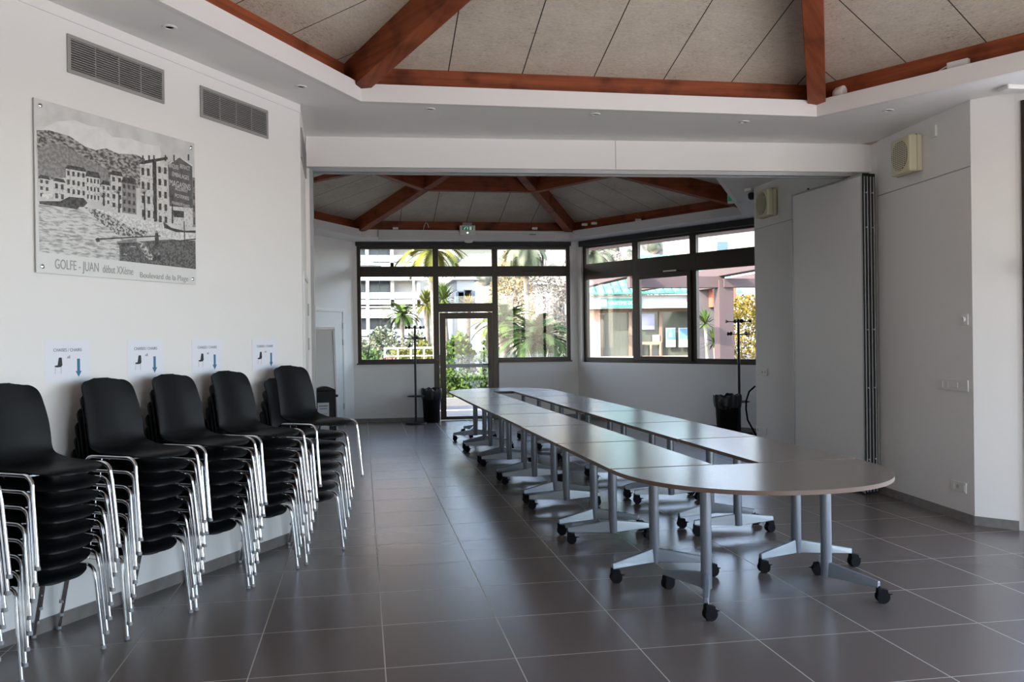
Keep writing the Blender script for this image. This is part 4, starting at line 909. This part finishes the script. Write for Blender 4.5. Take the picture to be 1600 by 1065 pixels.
# apartment block
APW = mat('facade_white', (.47,.45,.42), .8); APR = mat('facade_shade', (.46,.43,.40), .8); AW = mat('awning_orange', (.40,.14,.06), .8); BGL = mat('window_blue', (.07,.12,.17), .2)
ab = thing('apartment_building', 'white apartment block with long balconies in the left panes', 'building', (at_y(640,520,62).x-13, 62, 0))
x1 = at_y(664,520,62).x-ab.location.x
MB().box(-8,x1,2,12,-.1,17).build('main_wall', APR, ab, smooth=0)
FH = 2.62
for k in range(6):
    z = 1.3+FH*k
    MB().box(-8,x1+.1,0,2.05,z,z+.22).box(-8,x1+.1,0,.12,z+.1,z+.55).build('balcony', APW, ab, smooth=0)
    MB().box(-8,x1,.04,.07,z+.62,z+1.02).build('balcony_glass', mat('balcony_glass', (.26,.30,.34), .3), ab, smooth=0)
    MB().box(-8,x1+.1,.03,.09,z+1.02,z+1.07).build('balcony_rail', APW, ab, smooth=0)
    MB().hexa([(-8,.3,z+FH-.12),(x1,.3,z+FH-.12),(x1,.3,z+FH-.06),(-8,.3,z+FH-.06)], [(-8,-.5,z+FH-.75),(x1,-.5,z+FH-.75),(x1,-.5,z+FH-.69),(-8,-.5,z+FH-.69)]).build('awning', AW if k in (2,4) else APW, ab, smooth=0)
ax = lambda px: at_y(px,520,62).x-ab.location.x
for px in (536, 575, 614, 655): x = ax(px); MB().box(x-.12,x+.12,.0,2.05,0,17).build('fin_wall', APW, ab, smooth=0)
MB().box(ax(614),x1,.9,1.0,0,17).build('screen_wall', APW, ab, smooth=0)
for k in range(6):
    for px in (595, 557):
        x = ax(px); z = 1.6+FH*k; f = MB().box(x-.75,x+.75,1.90,1.98,z,z+1.9).build('window', APW, ab, smooth=0)
        MB().box(x-.70,x-.03,1.87,1.90,z+.05,z+1.85).box(x+.03,x+.70,1.87,1.90,z+.05,z+1.85).build('pane', BGL, f, smooth=0)
def house_(lab, x0p, x1p, Y, ztop, D=8, wins=(), roofc=None, hip=1.2):
    X0 = at_y(x0p,520,Y).x; X1 = at_y(x1p,520,Y).x; o = thing('house', lab, 'house', ((X0+X1)/2, Y, 0), 0); w = (X1-X0)/2
    MB().box(-w,w,0,D,-.1,ztop).build('wall', APW, o, smooth=0)
    MB().hexa([(-w-.4,-.4,ztop),(w+.4,-.4,ztop),(w+.4,D+.4,ztop),(-w-.4,D+.4,ztop)], [(-w*.4,D*.35,ztop+hip),(w*.4,D*.35,ztop+hip),(w*.4,D*.65,ztop+hip),(-w*.4,D*.65,ztop+hip)]).build('roof', roofc or mat('tile_red', (.50,.20,.12), .8), o, smooth=0)
    for xp, zb, ww, wh in wins:
        X = at_y(xp,520,Y).x-(X0+X1)/2; f = MB().box(X-ww/2,X+ww/2,-.05,.0,zb,zb+wh).build('window', APR, o, smooth=0); MB().box(X-ww/2+.08,X+ww/2-.08,-.06,-.048,zb+.08,zb+wh-.08).build('pane', BGL, f, smooth=0)
    return o
house_('white house with two shuttered windows in the right pane of the end window', 843, 902, 50, 4.75, wins=((868,2.3,.75,1.3),(881,2.4,.75,1.2)), roofc=APW, hip=.35)
house_('white house with blue windows in the middle pane over the glass door', 715, 742, 70, 6.4, wins=((727,4.3,1.2,1.3),(735,4.3,1.0,1.3),(719,4.3,.8,1.2)), roofc=APW, hip=.6)
house_('white building with one window in the top right pane of the kiosk window', 1085, 1200, 75, 12.5, wins=((1130,8.4,1.2,1.9),), roofc=APW, hip=.5)
# wooded hill far behind
hm = mat('hill_woods', (.075,.08,.06), .9, noise=((.34,.30,.26), .22, 8, .44, .6))
rg = random.Random(9); mb = MB(); NX = 60
def hz(i, j):
    x = -110+300*i; y = 110+90*j
    h = (13+7*math.sin(x*.021+1.2)+5*math.sin(x*.05)+9*j)*min(1, j*3.0)
    return (x, y, h*(.9+.1*math.sin(x*.4)*math.cos(y*.3))-.2)
mb.grid(hz, 90, 14); ho = mb.build('hill', hm, smooth=60); struct(ho)
mb = MB(); TW = mat('hill_trees', (.04,.05,.03), .9, noise=((.24,.21,.17), .6, 6, .42, .6))
for k in range(1500):
    i, j = rg.random(), rg.uniform(.05, .95); p = Vector(hz(i, j)); s = rg.uniform(.8, 2.0)
    mb.lathe([(.0,-.5),(s*.9,s*.3),(s*.8,s*1.0),(.0,s*1.7)], 6, p)
tr = mb.build('hill_trees', TW, smooth=60); tag(tr, 'hazy trees covering the far hillside', 'trees', kind='stuff')
ORN = mat('leaf_rust', (.30,.16,.05), .6, noise=((.19,.165,.065), 2, 3, .4, .6))
bush('rust coloured tree left of the tall grey palm trunk', gp(800,44), 1.3, 1.3, 6.3, 3200, .15, ORN, 91, name='tree', cat='tree')
bush('bare brownish tree beside the tall grey palm trunk', gp(843,46), 2.2, 2.2, 5.6, 4200, .17, mat('leaf_bare', (.22,.19,.15), .7), 92, name='tree', cat='tree')
bush('bare brownish trees above the left end of the kiosk roof', gp(955,48), 4.0, 3.0, 6.6, 6000, .2, mat('leaf_bare', (.22,.19,.15), .7), 93, name='tree', cat='tree')

# kiosk with the green tiled roof, seen through the long window
KY = 27.0
kx = at_y(920,520,KY).x; kz = .66
ki = thing('kiosk', 'white kiosk with a green tiled roof and large shop windows', 'kiosk', (kx, KY, 0), R(-9)); 
def kp(x, y):  # pixel -> local point on the kiosk front
    q = on_wall(x, y, (kx, KY), (kx+math.cos(R(-9)), KY+math.sin(R(-9)))); d = q.to_2d()-Vector((kx, KY)); return d.dot(Vector((math.cos(R(-9)), math.sin(R(-9))))), q.z
zt = kp(1000,462)[1]; zb = kp(1000,482)[1]; KL = kp(1140,470)[0]
SALM = mat('kiosk_salmon', (.46,.30,.22), .8); KWH = mat('kiosk_white', (.52,.51,.48), .7); KBR = mat('kiosk_frame', (.22,.15,.10), .5); KGL = mat('kiosk_glass', (.085,.095,.075), .06)
MB().box(-.3,KL+.2,-.35,6,zb,zt).build('fascia', KWH, ki, smooth=0)
xa = kp(938,520)[0]; xb = kp(1093,520)[0]
MB().box(0,xa,0,6,-.1,zb).build('corner_pier', SALM, ki, smooth=0); MB().box(xb,xb+.5,0,6,-.1,zb).build('end_pier', KWH, ki, smooth=0)
MB().box(xa,xb,.0,.3,-.1,kp(1000,556)[1]).build('plinth', SALM, ki, smooth=0)
MB().box(xa,xb,.22,.26,.5,zb).build('shop_glass', KGL, ki, smooth=0)
mb = MB()
for x in (940, 986, 1033.5, 1090): s = kp(x,520)[0]; mb.box(s-.05,s+.05,.10,.22,.5,zb)
mb.box(xa,xb,.10,.22,zb-.10,zb).build('shop_frame', KBR, ki, smooth=0)
def card(x0, y0, x1, y1, m, name, yoff=.08, dep=.012):
    a, t = kp(x0, y0); b, u = kp(x1, y1); return MB().box(a, b, yoff, yoff+dep, u, t).build(name, m, ki, smooth=0)
PUR = mat('poster_purple', (.20,.195,.36), .5, noise=((.36,.36,.45), 1.2, 3, .4, .65)); BLU = mat('poster_blue', (.05,.20,.34), .5, noise=((.20,.34,.43), 1.4, 3, .4, .7)); WHI = mat('poster_white', (.50,.51,.52), .5)
card(1001,490,1023.5,514.5,PUR,'purple_poster'); card(1041,512,1056.5,542,WHI,'white_poster',.09); card(1042,513,1055.5,530,BLU,'blue_poster'); card(1061,512,1079,542,WHI,'white_poster',.09); card(1062,513,1078,529,BLU,'blue_poster')
sa = kp(1048,514); sl = MB(); sl.poly([(kp(1048.5,514)[0],.078,kp(1048.5,514)[1]),(kp(1052,526)[0],.078,kp(1052,526)[1]),(kp(1045,526)[0],.078,kp(1045,526)[1])]); sl.build('sail_print', WHI, ki, smooth=0)
WOOD = mat('pale_wood', (.36,.265,.145), .6)
fb = MB()
for x0,y0,x1,y1 in ((1000,534,1034,538),(1000,538,1004,556),(1016,538,1019,556),(1031,538,1034,556)): a, t = kp(x0,y0); b, u = kp(x1,y1); fb.box(a,b,.06,.11,u,t)
fb.build('notice_rack', WOOD, ki, smooth=0); card(1020,523,1031.5,534,WHI,'white_card',.07)
SGR = mat('sign_green', (.04,.24,.165), .5); g0, gt = kp(936,467); g1, gb_ = kp(1000,480.5)
MB().box(g0, g1, -.39, -.35, gb_, gt).build('sign_board', SGR, ki, smooth=0); MB().box(g0+.02, g0+.20, -.40, -.39, gb_+.03, gt-.03).build('sign_emblem_panel', WHI, ki, smooth=0)
MB().cyl((g0+.11,-.403,(gt+gb_)/2),(g0+.11,-.40,(gt+gb_)/2),.06,20).build('sign_emblem', mat('emblem_pale', (.36,.48,.43), .5), ki, smooth=0)
text('MARITIME DO', .165, WHI, ki, (g0+.24, -.405, (gt+gb_)/2-.01), (R(90),0,0), .80, name='sign_lettering', ext=.003, align='LEFT')
# roman tiles
RT = mat('roof_green', (.045,.18,.125), .45, noise=((.11,.29,.215), 2.5, 4, .35, .7)); mb = MB(); nT = int((KL+1.0)/.27)
for k in range(nT):
    x = -.45+.27*k; run = 3.6; lim = min(run, .35+(x+.45)*1.25, run)
    ring0 = [(x+.135*math.cos(math.pi*t/6), -.55, zt+.02+.085*math.sin(math.pi*t/6)) for t in range(7)]; rise = lim*.42
    ring1 = [(p[0], p[1]+lim, p[2]+rise) for p in ring0]
    steps = max(1, int(lim/.42))
    for s in range(steps):
        a, b = s/steps, (s+1)/steps
        q0 = [(p[0]+(0), p[1]+lim*a, p[2]+rise*a+.018) for p in ring0]; q1 = [((p[0]-x)*.9+x, p[1]+lim*b, p[2]+rise*b) for p in ring0]
        mb.add(q0+q1, [(i,i+1,8+i,7+i) for i in range(6)]+[tuple(range(7))[::-1]])
mb.add([(-.45,-.55,zt+.02),(KL+.3,-.55,zt+.02),(KL+.3,3.05,zt+1.52),(2.4,3.05,zt+1.52)], [(0,1,2,3)])
mb.build('roof_tiles', RT, ki, smooth=60)
# pergola in front of the kiosk
PGM = mat('pergola_brown', (.082,.053,.050), .7); PY = 19.5
pg = thing('pergola', 'brown painted pergola post and beams in the right pane of the kiosk window', 'pergola', (at_y(1134,520,PY).x, PY, 0))
def pl(x, y, Y=PY): q = at_y(x, y, Y); return q.x-pg.location.x, q.z
a = pl(1124,500)[0]; b = pl(1147,500)[0]
MB().box(a,b,0,.32,-.05,pl(1134,437)[1]).build('post', PGM, pg, smooth=0, bevel=.01)
z0 = pl(1080,449)[1]; z1 = pl(1080,431)[1]
MB().box(pl(985,440)[0], pl(1134,440)[0], .05,.27, z0, z1).build('beam', PGM, pg, smooth=0, bevel=.008)
MB().box(pl(1130,440)[0], pl(1260,440)[0], -.05,.17, pl(1150,449)[1], pl(1150,435)[1]).build('beam', PGM, pg, smooth=0, bevel=.008)
MB().box(a+.02, a+.30, -3.2, 6.5, z1, z1+.22).build('rafter', PGM, pg, smooth=0, bevel=.008)
MB().box(a+1.9, a+2.15, -3.2, 6.5, z1, z1+.22).build('rafter', PGM, pg, smooth=0, bevel=.008); MB().box(a-2.2, a-1.95, -1.0, 6.5, z1, z1+.22).build('rafter', PGM, pg, smooth=0, bevel=.008)
# salmon side block with painted shade and sun patch behind the pergola, yuccas and a yellow hedge
sb = thing('kiosk_annex', 'annex in painted shade with a painted sunlit red patch behind the pergola post', 'annex', (at_y(1118,520,25).x, 25.2, 0)); wq = at_y(1141,520,25).x-sb.location.x
MB().box(-.5,wq+.2,.3,.6,-.1,at_y(1130,448,25).z).build('wall', mat('annex_shade', (.10,.085,.085), .8), sb, smooth=0)  # shade on the salmon annex is put into this dark colour
MB().box(.0,wq+.3,0,.3,at_y(1130,479,25).z,at_y(1130,448,25).z).build('fascia', mat('annex_sun_patch', (.36,.11,.065), .8), sb, smooth=0)  # red block stands in for the sunlit patch on the wall
def yucca(x, Y, h, lab, seed):
    rg = random.Random(seed); o = thing('yucca', lab, 'yucca', gp(x, Y)); MB().tube([(0,0,0),(.03,0,h*.5),(-.02,0,h)], [.07,.05,.045], 8).build('trunk', PALE, o); mb = MB()
    for k in range(44):
        az = rg.uniform(0,6.283); el = rg.uniform(-.6,1.45); d = Vector((math.cos(az)*math.cos(el), math.sin(az)*math.cos(el), math.sin(el))); s = Vector((-math.sin(az), math.cos(az), 0))*.022; b = Vector((-.02,0,h)); l = rg.uniform(.38,.55)
        mb.add([b-s, b+s, b+d*l*.6+s*1.2, b+d*l-Vector((0,0,.05)), b+d*l*.6-s*1.2], [(0,1,2,3,4)])
    mb.build('leaves', GREENS[0], o, smooth=0)
yucca(1104, 21.5, 1.95, 'taller yucca with a pale trunk beside the pergola post', 3); yucca(1117.5, 21.2, 1.45, 'shorter yucca with a pale trunk next to the pergola post', 4)
blades('small spiky plant at the foot of the yuccas', gp(1099,20.8), 20, .9, GREENS[2], 17, .03, 1.0)
bush('tall yellow green hedge right of the pergola post', gp(1166,22.5), .75, .8, 2.75, 3600, .11, GREENS[4], 95, name='hedge', cat='hedge')
